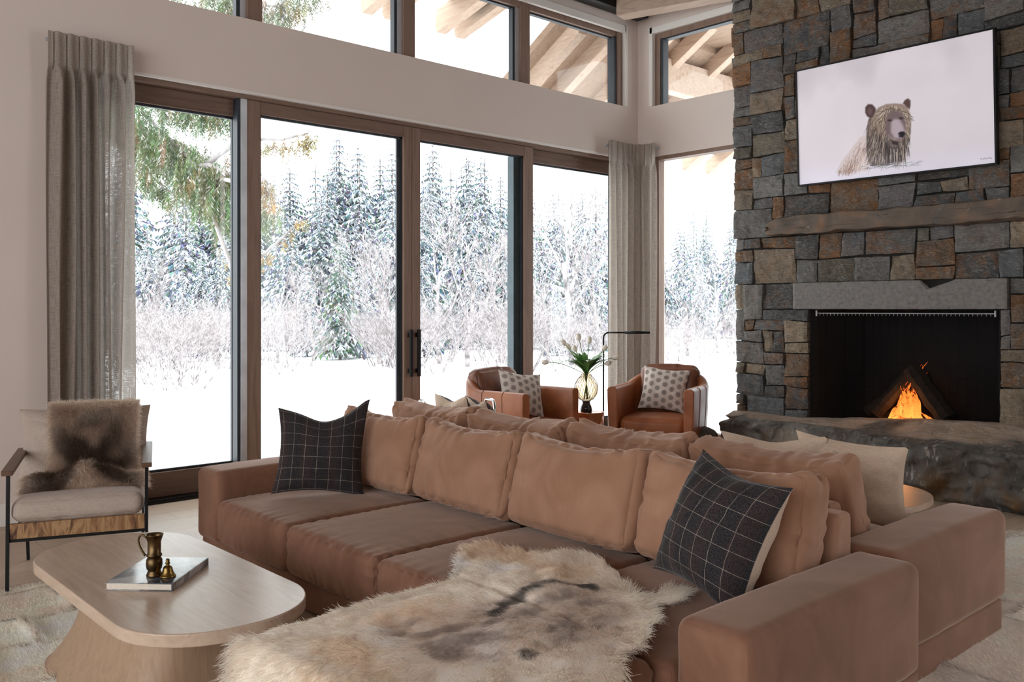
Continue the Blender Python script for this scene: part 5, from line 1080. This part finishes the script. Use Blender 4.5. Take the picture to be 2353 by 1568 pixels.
# chrome arm chair glimpsed behind the far sofa
cc = empty('chrome_chair', (4.47, 5.58, 0), rz=R_(-30), label='low chair with a bent chrome tube arm, mostly hidden behind the far sofa', cat='chair')
for s in (-1, 1):
    pts = [(s * .27, -.26, 0), (s * .27, -.26, .57)] + [(s * .27, -.16 - .10 * math.cos(a), .60 + .09 * math.sin(a)) for a in np.linspace(0, PI / 2, 7)] + [(s * .27, .10, .67), (s * .27, .22, .6), (s * .27, .27, .3), (s * .27, .28, 0)]
    MB().tube(pts, .012, 10).build('arm_frame', 'chrome', cc, smooth=True)
soft('seat', 'linen', cc, (0, 0, .33), (.5, .5, .08), r=.03, n=10)
soft('backrest', 'linen', cc, (0, .24, .38), (.5, .06, .16), r=.025, n=10)
m = MB(); m.bar((-.27, -.22, .32), (.27, -.22, .32), .02, .02); m.bar((-.27, .27, .32), (.27, .27, .32), .02, .02); m.build('crossbar', 'chrome', cc)
# second coffee table
c2 = empty('coffee_table', (4.83, 2.52, 0), label='round pale oak table between the far sofa and the boulder hearth', cat='coffee table')
slab('tabletop', superell(.47, .47, 2.2, 90), .33, .365, 'table_oak', c2)
k = 60; rings = [np.concatenate([superell(.2 + .08 * (1 - q) ** 2, .2 + .08 * (1 - q) ** 2, 2, k), np.full((k, 1), .33 * q)], 1) for q in np.linspace(1, 0, 12)]
mb = MB(); mb.add(np.vstack(rings).tolist(), [(i * k + j, (i + 1) * k + j, (i + 1) * k + (j + 1) % k, i * k + (j + 1) % k) for i in range(11) for j in range(k)]); mb.build('pedestal', 'table_oak_v', c2, smooth=True)
# ================================================================== rugs
def rug(name, x0, x1, y0, y1, label, vis, nf, seed, ps=(.62, .40), step=.02, c0=(.97, .88, .78)):
    cx, cy = (x0 + x1) / 2, (y0 + y1) / 2; root = empty(name, (cx, cy, 0), label=label, cat='rug', group='patchwork hide rugs')
    def hf(x, y):
        q = np.stack([x, y, x * 0], -1); wx = .06 * noise(q, 2.2, seed); wy = .06 * noise(q, 2.2, seed + 1)
        r = (y + wy) / ps[1]; row = np.floor(r); d1 = np.abs(r - row - .0); d1 = np.minimum(r - row, 1 - (r - row)) * ps[1]
        c_ = (x + wx) / ps[0] + .5 * (row % 2) + .13 * row; cf = c_ - np.floor(c_); d2 = np.minimum(cf, 1 - cf) * ps[0]; d = np.minimum(d1, d2)
        side = ((r - row) * ps[1] < .06) * 1.0
        h = .020 + .004 * fbm(q, 7, 3, seed) + .032 * np.exp(-(d / .035) ** 2) * (.6 + .4 * noise(q, 6, seed + 4)) - .020 * np.exp(-(d / .006) ** 2)
        return h, d, row * 13.7 + np.floor(c_) * 5.3
    nx, ny = int((x1 - x0) / step), int((y1 - y0) / step); X, Y = np.meshgrid(np.linspace(x0, x1, nx), np.linspace(y0, y1, ny), indexing='ij'); H_, dd, pid = hf(X, Y)
    e = np.minimum(np.minimum(X - x0, x1 - X), np.minimum(Y - y0, y1 - Y)); H_ = np.where(e < .001, .002, H_)
    wob_ = .03 * noise(np.stack([X, Y, X * 0], -1), 3, 7) * (e < .2); Xw, Yw = X + wob_, Y + wob_
    def cf(x, y, d, pid):
        q = np.stack([x, y, x * 0], -1); v = np.sin(pid) * .07 + 1; c = np.array(c0) * v[..., None] * (1 + .10 * fbm(q, 9, 3, 3))[..., None]; return np.clip(c * (1 - .55 * np.exp(-(d / .010) ** 2))[..., None], 0, .9)
    ids = np.arange(nx * ny).reshape(nx, ny); F = np.stack([ids[:-1, :-1], ids[1:, :-1], ids[1:, 1:], ids[:-1, 1:]], -1).reshape(-1, 4)
    npmesh('backing', np.stack([Xw - cx, Yw - cy, H_], -1).reshape(-1, 3), F, 'pelt', root, vcol=cf(X, Y, dd, pid).reshape(-1, 3) * .9)
    rg = np.random.default_rng(seed); x = rg.uniform(vis[0], vis[1], nf); y = rg.uniform(vis[2], vis[3], nf); h, d, pid = hf(x, y)
    a = np.sin(pid * 3) * .5 + PI * .5 + rg.normal(0, .35, nf); l = rg.uniform(.012, .022, nf) * (1 + .9 * np.exp(-(d / .03) ** 2)); D = np.stack([np.cos(a) * .9, np.sin(a) * .9, np.full(nf, .35)], -1) + .3 * rg.normal(0, 1, (nf, 3)) * .5
    D = D / np.linalg.norm(D, axis=1)[:, None] * l[:, None]; fur('pile', np.stack([x - cx, y - cy, h], -1), D, cf(x, y, d, pid) * rg.uniform(.85, 1.2, (nf, 1)), root, r0=.0009, seg=3, curl=.01)
rug('hide_rug', -1.4, 1.98, .9, 4.93, 'cream patchwork hide rug under the oak coffee table', (.1, 1.97, 2.6, 4.95), 60000, 5)
rug('hide_rug', 3.25, 6.02, -.6, 2.02, 'pale patchwork rug on the fireplace side, beyond the sofa arms', (3.3, 6.03, .6, 2.04), 42000, 17, (.75, .5), c0=(.90, .83, .76))
# ================================================================== outside: snow, roof, trees
def gz(x, y):
    x = np.asarray(x, float); y = np.asarray(y, float); d = x * math.cos(TH) + y * math.sin(TH)
    q = np.stack([x, y, x * 0], -1); return -.30 - .12 * sm(8, 22, d) + .05 * fbm(q, .35, 3, 4) + .03 * noise(q, 1.4, 6) * sm(40, 15, d) - .25 * sm(26, 40, d) + 3.0 * sm(55, 120, d)
rr = np.concatenate([np.linspace(0, 30, 130), np.linspace(30.5, 170, 90)]); aa = np.linspace(-75, 75, 150)
Rr, Aa = np.meshgrid(rr, np.radians(aa) + TH, indexing='ij'); X, Y = 5 + Rr * np.cos(Aa), 5 + Rr * np.sin(Aa)
msk = ~((X < XB + .27) & (Y < YA + .27)); Z = gz(X, Y); Z = np.where(msk, Z, -.5)
ids = np.arange(X.size).reshape(X.shape); F = np.stack([ids[:-1, :-1], ids[1:, :-1], ids[1:, 1:], ids[:-1, 1:]], -1).reshape(-1, 4)
o = npmesh('snow_ground', np.stack([X, Y, Z], -1).reshape(-1, 3), F, 'snow'); tag(o, kind='structure')
# roof overhang ------------------------------------------------------------
def roof_z(y, s, y0, z0): return z0 - s * (y - y0)
S1, Y1, Z1 = .235, 8.3, 4.62
def rafter(name, x, w, h, ya, yb, s, y0, z0, label, grp, mat='rafter_wood', plate=False):
    r = empty(name, (x, (ya + yb) / 2, 0), label=label, cat='roof rafter', group=grp); ym = (ya + yb) / 2
    b = MB(); za, zb = roof_z(ya, s, y0, z0), roof_z(yb, s, y0, z0)
    pts = [(ya, za), (yb - .0, zb), (yb + .03, zb + .05), (yb + .03, zb + h), (ya, za + h)]; v = [(q, y - ym, z) for q in (-w / 2, w / 2) for y, z in pts]
    b.add(v, [(0, 1, 2, 3, 4), (9, 8, 7, 6, 5)] + [(i, i + 5, (i + 1) % 5 + 5, (i + 1) % 5) for i in range(5)]); b.build('timber', mat, r, bevel=.006)
    if plate:
        b = MB(); yy_ = yb - .35; zc = roof_z(yy_, s, y0, z0) + h * .5; b.bar((w / 2 + .03, ya - ym + .5, roof_z(ya + .5, s, y0, z0) + h * .45), (w / 2 + .03, yy_ - ym, zc), .05, h * .55)
        b.build('steel_plate', 'slate_metal', r)
    return r
g1 = 'paired roof rafters outside the clerestory windows'
for k, x in enumerate((5.42, 5.70, 6.44, 6.72)):
    rafter('roof_rafter', x, .13, .26, 6.9, 8.3, S1, Y1, Z1, 'pale timber rafter tail outside the clerestory, one of the evenly paired row', g1, plate=(k % 2 == 0))
b = MB(); b.add([(1, 6.75, roof_z(6.75, S1, Y1, Z1) + .265), (6.98, 6.75, roof_z(6.75, S1, Y1, Z1) + .265), (6.98, 8.05, roof_z(8.05, S1, Y1, Z1) + .265), (1, 8.05, roof_z(8.05, S1, Y1, Z1) + .265),
       (1, 6.75, roof_z(6.75, S1, Y1, Z1) + .34), (6.98, 6.75, roof_z(6.75, S1, Y1, Z1) + .34), (6.98, 8.05, roof_z(8.05, S1, Y1, Z1) + .34), (1, 8.05, roof_z(8.05, S1, Y1, Z1) + .34)],
      [(0, 3, 2, 1), (4, 5, 6, 7), (0, 1, 5, 4), (1, 2, 6, 5), (2, 3, 7, 6), (3, 0, 4, 7)])
tag(b.build('roof_soffit', 'soffit_wood'), kind='structure')
S2, Y2, Z2 = .60, 6.24, 4.88
b = MB(); b.add([(7.0, 6.75, roof_z(6.75, S2, Y2, Z2) + .10), (15, 6.75, roof_z(6.75, S2, Y2, Z2) + .10), (15, 8.2, roof_z(8.2, S2, Y2, Z2) + .1), (7.0, 8.2, roof_z(8.2, S2, Y2, Z2) + .1),
       (7.0, 6.75, roof_z(6.75, S2, Y2, Z2) + .2), (15, 6.75, roof_z(6.75, S2, Y2, Z2) + .2), (15, 8.2, roof_z(8.2, S2, Y2, Z2) + .2), (7.0, 8.2, roof_z(8.2, S2, Y2, Z2) + .2)],
      [(0, 3, 2, 1), (4, 5, 6, 7), (0, 1, 5, 4), (1, 2, 6, 5), (2, 3, 7, 6), (3, 0, 4, 7)])
b.box(8.1, 15, 5.0, 6.75, 4.75, 4.9)
tag(b.build('side_roof_soffit', 'soffit_wood'), kind='structure')
for k, x in enumerate((7.25, 7.75, 8.5, 9.0, 9.75, 10.3, 11.2, 11.8, 12.7)):
    rafter('roof_rafter', x, .13, .2, 6.8 if x < 8.2 else 5.6, 8.35, .60, Y2, Z2 - .10, 'timber rafter of the steep side roof seen through the corner glass', 'side roof rafters beyond the corner', plate=False)
b = MB(); b.bar((8.12, 6.95, 4.30), (13.5, 6.95, 4.30), .16, .40); tag(b.build('timber_beam', 'beam_wood', bevel=.01), 'large weathered timber beam outside the small clerestory beside the chimney', 'beam')
b = MB(); b.bar((7.62, 7.35, 2.2), (7.62, 7.35, 4.6), .0, .0) if False else None
# conifers ------------------------------------------------------------------
def conifer(name, seed, sparse=False, snow=.55, needle=(.17, .215, .245)):
    rg = random.Random(seed); V = []; F = []; C = []
    def tri(a, b, c, col): k = len(V); V.extend([a, b, c]); F.append((k, k + 1, k + 2)); C.extend([col] * 3)
    lv = 34 if not sparse else 24
    for i in range(lv):
        q = (i + .5) / lv; z0 = .10 + .89 * q; R = (.165 * (1 - q) ** .82 + .012) * rg.uniform(.8, 1.15); nb = max(4, int(11 * (1 - q) + 5)); ph = rg.uniform(0, 6)
        for b in range(nb):
            a = ph + 2 * PI * b / nb + rg.uniform(-.22, .22); r = R * rg.uniform(.7, 1.15); ca, sa = math.cos(a), math.sin(a); drop = r * rg.uniform(.38, .62)
            pts = [(t, z0 + .010 - drop * t ** 1.4 + (.06 * r * t ** 3)) for t in (0, .3, .55, .78, 1)]
            for k in range(4):
                (t0, za), (t1, zb) = pts[k], pts[k + 1]; w0 = r * .24 * (1 - t0 * .75); w1 = r * .24 * (1 - t1 * .75) * .9
                for s in (-1, 1):
                    sn = rg.random() < snow; col = (.84, .87, .90) if sn else tuple(x * rg.uniform(.6, 1.35) for x in needle)
                    A = (ca * r * t0, sa * r * t0, za); B = (ca * r * t1, sa * r * t1, zb)
                    tt = t1 + .06; Cx = (ca * r * tt - s * sa * w0, sa * r * tt + s * ca * w0, zb - r * .12 * rg.uniform(.4, 1.4)); tri(A, B, Cx, col)
                    col2 = (.80, .84, .88) if rg.random() < snow * .6 else tuple(x * rg.uniform(.5, 1.2) for x in needle)
                    D = (ca * r * (t1 - .05) - s * sa * w0 * .5, sa * r * (t1 - .05) + s * ca * w0 * .5, zb - r * rg.uniform(.15, .32)); tri(A, D, B, col2)
    me = bpy.data.meshes.new(name); me.from_pydata(V, [], F); ca_ = me.color_attributes.new('tint', 'FLOAT_COLOR', 'POINT'); arr = np.ones((len(V), 4), np.float32); arr[:, :3] = C; ca_.data.foreach_set('color', arr.ravel()); me.materials.append(M['needles'])
    tm = MB().tube([(0, 0, -.02), (0, 0, .5), (0, 0, .97)], [.011, .007, .0015], 6).build('trunk_source', 'bark'); tme = tm.data; bpy.data.objects.remove(tm)
    return me, tme
CON = [conifer('conifer_foliage', s) for s in (1, 2, 3)] + [conifer('conifer_foliage', s, True, .66, (.24, .29, .32)) for s in (4, 5)]; GREEN = conifer('conifer_foliage', 9, False, .52, (.23, .30, .25))
SKY = [(150, 320), (290, 325), (360, 310), (450, 345), (560, 330), (600, 370), (700, 375), (740, 350), (780, 300), (820, 320), (860, 350), (900, 335), (940, 370), (995, 310), (1040, 380), (1070, 345), (1105, 340), (1150, 390), (1200, 395), (1240, 400), (1310, 415), (1390, 410), (1460, 450), (1520, 490), (1600, 475), (1690, 470), (1800, 480)]
def place_tree(lat, D, H, src, label, grp, extra=0, name='conifer_tree', lean=0):
    c_, s_ = math.cos(TH), math.sin(TH); x, y = D * c_ + lat * s_, D * s_ - lat * c_; z = float(gz(np.array([x]), np.array([y]))[0]) - .1
    r = empty(name, (x, y, z), random.uniform(0, 6), label=label, cat='tree', group=grp); r.scale = (H * random.uniform(1.05, 1.35) * (1 + extra),) * 2 + (H,)
    for nm, me in zip(('foliage', 'trunk'), src): o = bpy.data.objects.new(nm, me); COL.objects.link(o); o.parent = r
    return r
G1 = 'snowy conifers of the forest beyond the field'; nT = 0
for row, (D, step, f0, f1) in enumerate(((39, 2.8, .38, .6), (46, 2.3, .5, .78), (54, 2.1, .65, .9), (62, 1.9, .84, 1.0), (70, 1.8, .92, 1.03))):
    lat = -.48 * D + random.uniform(0, 2)
    while lat < .29 * D:
        px = 1176.5 + 2061 * lat / D; top = float(np.interp(px, [p[0] for p in SKY], [p[1] for p in SKY])); far = 1.0
        Dx = D * (1.35 if px > 1420 else 1.0); latx = lat * (1.35 if px > 1420 else 1.0)
        zt = 1.4 + (711 - top) / 2061 * Dx; x_, y_ = Dx * math.cos(TH) + latx * math.sin(TH), Dx * math.sin(TH) - latx * math.cos(TH); g0 = float(gz(np.array([x_]), np.array([y_]))[0]); H = (zt - g0) * random.uniform(f0, f1)
        if not (row == 0 and random.random() < .35):
            place_tree(latx + random.uniform(-.5, .5), Dx + random.uniform(-2, 2), H, CON[random.randrange(5)], 'snow covered conifer in the dense forest beyond the white field', G1); nT += 1
        lat += step * random.uniform(.75, 1.25)
place_tree(-6.9, 36, 5.4, GREEN, 'greener young conifer standing out before the forest, right of the first mullion', None, -.1)
for px, top, D in ((780, 300, 66), (822, 322, 67), (995, 314, 64), (1072, 345, 64), (1105, 343, 65), (900, 335, 66)):
    zt = 1.4 + (711 - top) / 2061 * D; place_tree((px - 1176.5) / 2061 * D, D, zt + .5, CON[random.randrange(3)], 'tall spired conifer rising above the forest line', 'tall conifers above the forest line', -.15)
print('conifers', nT)
# bare frosted trees and shrubs ---------------------------------------------
def bare(seed, kind):
    rg = random.Random(seed); mb = MB()
    def br(p, d, L, r, lvl):
        k = 4; pts = [p]; 
        for i in range(k): d = (d + Vector((rg.uniform(-.16, .16), rg.uniform(-.16, .16), rg.uniform(-.02, .10)))).normalized(); pts.append(pts[-1] + d * L / k)
        mb.tube(pts, [r * (1 - .5 * i / k) for i in range(k + 1)], 3 if lvl else 5, cap=False)
        if lvl >= (4 if kind == 'tree' else 4): return
        for c in range(rg.choice((3, 4, 4)) if lvl else 6):
            t = rg.uniform(.3, 1); i = min(k - 1, int(t * k)); q = pts[i].lerp(pts[i + 1], t * k - i); dd = (d + Vector((rg.uniform(-1, 1), rg.uniform(-1, 1), rg.uniform(-.25, .5))) * .85).normalized()
            br(q, dd, L * rg.uniform(.5, .72), max(r * .48, .0016 if kind == 'shrub' else .0012), lvl + 1)
    if kind == 'tree': br(Vector((0, 0, 0)), Vector((0, 0, 1)), .5, .014, 0)
    else:
        for s in range(9): a = rg.uniform(0, 6.3); br(Vector((math.cos(a) * .08, math.sin(a) * .08, 0)), Vector((math.cos(a) * .45, math.sin(a) * .45, 1)).normalized(), .5, .0062, 1)
    return mb
TREES = [bare(s, 'tree') for s in (3, 8, 12)]; SHR = [bare(s, 'shrub') for s in (1, 2, 4)]
simple('twig_snow', (.36, .33, .335), .8, var=.8, scale=22)
def meshes(mbs, mat):
    out = []
    for m in mbs: o = m.build('bare_source', mat); out.append(o.data); bpy.data.objects.remove(o)
    return out
TREES = meshes(TREES, 'twig_snow'); SHR = meshes(SHR, 'twig_snow')
def plant(px, D, H, me, name, label, grp, cat, wide=1.0):
    lat = (px - 1176.5) / 2061 * D; c_, s_ = math.cos(TH), math.sin(TH); x, y = D * c_ + lat * s_, D * s_ - lat * c_; z = float(gz(np.array([x]), np.array([y]))[0]) - .05
    o = bpy.data.objects.new(name, me); COL.objects.link(o); o.location = (x, y, z); o.rotation_euler = (0, 0, random.uniform(0, 6)); o.scale = (H * wide, H * wide, H); tag(o, label, cat, grp); return o
plant(1315, 30, 7.2, TREES[0], 'bare_tree', 'large frosted bare tree forking wide in the pane left of the corner curtain', None, 'tree', 1.3)
plant(1010, 31, 6.2, TREES[1], 'bare_tree', 'slender frosted bare tree just right of the door handles', None, 'tree')
plant(1075, 29, 5.6, TREES[2], 'bare_tree', 'frosted bare tree leaning over the shrubs between the third and fourth mullion', None, 'tree', 1.2)
for px, D, H in ((640, 33, 4.6), (870, 32, 4.8), (900, 36, 6), (1150, 33, 5), (1260, 34, 5.5), (1380, 32, 5), (1580, 40, 5), (1650, 42, 5.5), (330, 33, 4.5), (720, 35, 4.2)):
    plant(px, D, H, TREES[random.randrange(3)], 'bare_tree', 'thin frosted bare tree at the edge of the forest', 'bare trees at the forest edge', 'tree', 1.1)
SG = 'frosted shrubs along the forest edge'
for k in range(75):
    px = random.uniform(230, 1710); D = random.uniform(24, 34) if px < 1450 else random.uniform(34, 42); H = random.uniform(1.5, 3.0)
    plant(px, D, H, SHR[random.randrange(3)], 'shrub', 'frosted bare shrub in the thicket along the forest edge', SG, 'shrub', 1.2)
for px, D, H in ((380, 20.5, 2.3), (440, 21, 2.4), (345, 22, 2.0), (410, 22, 2.5)): plant(px, D, H, SHR[random.randrange(3)], 'shrub', 'bushy frosted shrub in front of the thicket, behind the first pane', 'front shrubs behind the first pane', 'shrub', 1.35)
# cedar beside the house -----------------------------------------------------
def cedar():
    c_, s_ = math.cos(TH), math.sin(TH)
    def W(px, py, D): lat = (px - 1176.5) / 2061 * D; return Vector((D * c_ + lat * s_, D * s_ - lat * c_, HC + (711 - py) / 2061 * D))
    base = W(60, 0, 15.5); base.z = -.4; root = empty('cedar', base, label='cedar leaning in at the upper left with drooping green sprays before the first panes', cat='tree')
    MB().tube([(0, 0, 0), (.1, 0, 4), (.05, .1, 9)], [.32, .26, .14], 14).build('trunk', 'bark', root, smooth=True)
    rg = random.Random(12)
    def spray(V, F, C, p, L, w, tone):
        d = Vector((rg.uniform(-.2, .2), rg.uniform(-.2, .2), -1)).normalized(); side = Vector((rg.uniform(-1, 1), rg.uniform(-1, 1), 0)).normalized(); k = max(4, int(L / .03)); q = p.copy()
        for i in range(k):
            t = i / k; ww = w * math.sin(PI * min(1, t * .8 + .18)); 
            for s in (-1, 1):
                if rg.random() < .12: continue
                tip = q + side * s * ww * rg.uniform(.6, 1.2) + d * (L / k) * rg.uniform(1.2, 2.4) + Vector((rg.uniform(-.01, .01),) * 3); b = len(V); V.extend([q, q + d * (L / k) * 1.1 + side * s * .006, tip]); F.append((b, b + 1, b + 2))
                f_ = rg.uniform(.6, 1.4); col = tuple(x * f_ for x in tone) if rg.random() > .13 else (.75, .76, .74); C.extend([col] * 3)
            q = q + d * L / k + Vector((rg.uniform(-.006, .006), rg.uniform(-.006, .006), 0)); d = (d + Vector((rg.uniform(-.1, .1), rg.uniform(-.1, .1), 0))).normalized()
    # boughs: list of picture paths at a distance, sprays per metre
    B = [([(200, 150), (330, 260), (400, 330), (470, 400), (530, 440), (600, 480)], 10.5, 210, (.20, .27, .15), (.25, .75)),
         ([(180, 60), (300, 170), (400, 215), (480, 235), (560, 245)], 10.2, 150, (.17, .24, .15), (.2, .55)),
         ([(200, 200), (340, 300), (420, 330), (480, 380), (540, 420)], 11.2, 250, (.22, .28, .17), (.25, .65)),
         ([(180, 250), (300, 280), (340, 400), (400, 450)], 10.8, 60, (.20, .26, .16), (.15, .4)),
         ([(250, -120), (400, -60), (520, -10), (580, 10)], 10.6, 100, (.22, .27, .17), (.15, .45)),
         ([(500, -60), (600, 10), (640, 15), (690, -30), (740, -90)], 10.4, 95, (.24, .25, .19), (.12, .45)),
         ([(540, 330), (602, 318), (650, 320), (700, 308), (712, 302)], 10.0, 26, (.34, .28, .14), (.10, .28)),
         ([(540, 420), (600, 412), (622, 425), (618, 470)], 10.0, 26, (.36, .26, .12), (.10, .2)),
         ([(540, 640), (600, 590), (650, 545), (697, 503)], 9.8, 26, (.42, .30, .11), (.05, .14)),
         ([(480, 380), (520, 400), (560, 400), (580, 380)], 10.3, 50, (.24, .27, .15), (.15, .5))]
    for path, D, ns, tone, (l0, l1) in B:
        pts = [W(px, py, D + rg.uniform(-.1, .1)) - base for px, py in path]
        tr = Vector((.05, .1, max(1, pts[0].z + .4))); full = ([tr] if ns >= 50 else [W(455, 392, 10.6) - base]) + pts; dense = []
        for a, b in zip(full, full[1:]): dense += [a.lerp(b, t) for t in np.linspace(0, 1, 8)[:-1]]
        dense.append(full[-1]); dense = [p + Vector((rg.uniform(-.012, .012),) * 3) for p in dense]
        bo = MB().tube(dense, [.028 * (1 - .85 * i / len(dense)) + .003 for i in range(len(dense))], 6).build('bough', 'frost_bark', root, smooth=True)
        V, F, C = [], [], []; n0 = 5
        for k in range(int(ns * 1.6)):
            i = rg.uniform(n0, len(dense) - 1.01); p = dense[int(i)].lerp(dense[int(i) + 1], i - int(i)) + Vector((rg.uniform(-.22, .22), rg.uniform(-.3, .3), rg.uniform(-.12, .05))) * (1 if ns > 60 else .25)
            t_ = tuple(x * rg.uniform(.8, 1.15) for x in (tone if rg.random() < .8 else (.30, .25, .15))); L = rg.uniform(l0, l1)
            for m in range(3): spray(V, F, C, p + Vector((rg.uniform(-.05, .05), rg.uniform(-.05, .05), rg.uniform(-.08, .02))), L * rg.uniform(.5, 1), rg.uniform(.03, .055), t_)
        npmesh('spray', np.array([tuple(v) for v in V]), F, 'cedar', root, smooth=False, vcol=np.array(C))
cedar()
# ================================================================== light
w = MB(); w.box(-5.26, -5, 4.6, YA, 0, 5); w.box(-5.26, -5, -4, 4.6, 4.1, 5); w.box(-5, XB, -4.26, -4, 0, 5)  # unseen walls added to cut light from behind, side opening left for daylight
struct('wall_light_block', w, 'ceiling_paint')
wd = bpy.data.worlds.new('overcast_sky'); SC.world = wd; wd.use_nodes = True; nt = wd.node_tree; nt.nodes.clear()
o_ = nt.nodes.new('ShaderNodeOutputWorld'); bg = nt.nodes.new('ShaderNodeBackground'); tc = nt.nodes.new('ShaderNodeTexCoord'); sp_ = nt.nodes.new('ShaderNodeSeparateXYZ'); rp = nt.nodes.new('ShaderNodeValToRGB')
nt.links.new(tc.outputs['Generated'], sp_.inputs[0]); nt.links.new(sp_.outputs[2], rp.inputs[0]); rp.color_ramp.elements[0].position = 0; rp.color_ramp.elements[0].color = (.93, .95, .97, 1); rp.color_ramp.elements[1].position = .7; rp.color_ramp.elements[1].color = (1, 1, 1, 1)
nt.links.new(rp.outputs[0], bg.inputs[0]); bg.inputs[1].default_value = 2.8; nt.links.new(bg.outputs[0], o_.inputs[0])
SC.cycles.max_bounces = 8; SC.cycles.diffuse_bounces = 5; SC.cycles.transparent_max_bounces = 16; SC.cycles.glossy_bounces = 4
SC.cycles.sample_clamp_indirect = 6
SC.cycles.use_denoising = True
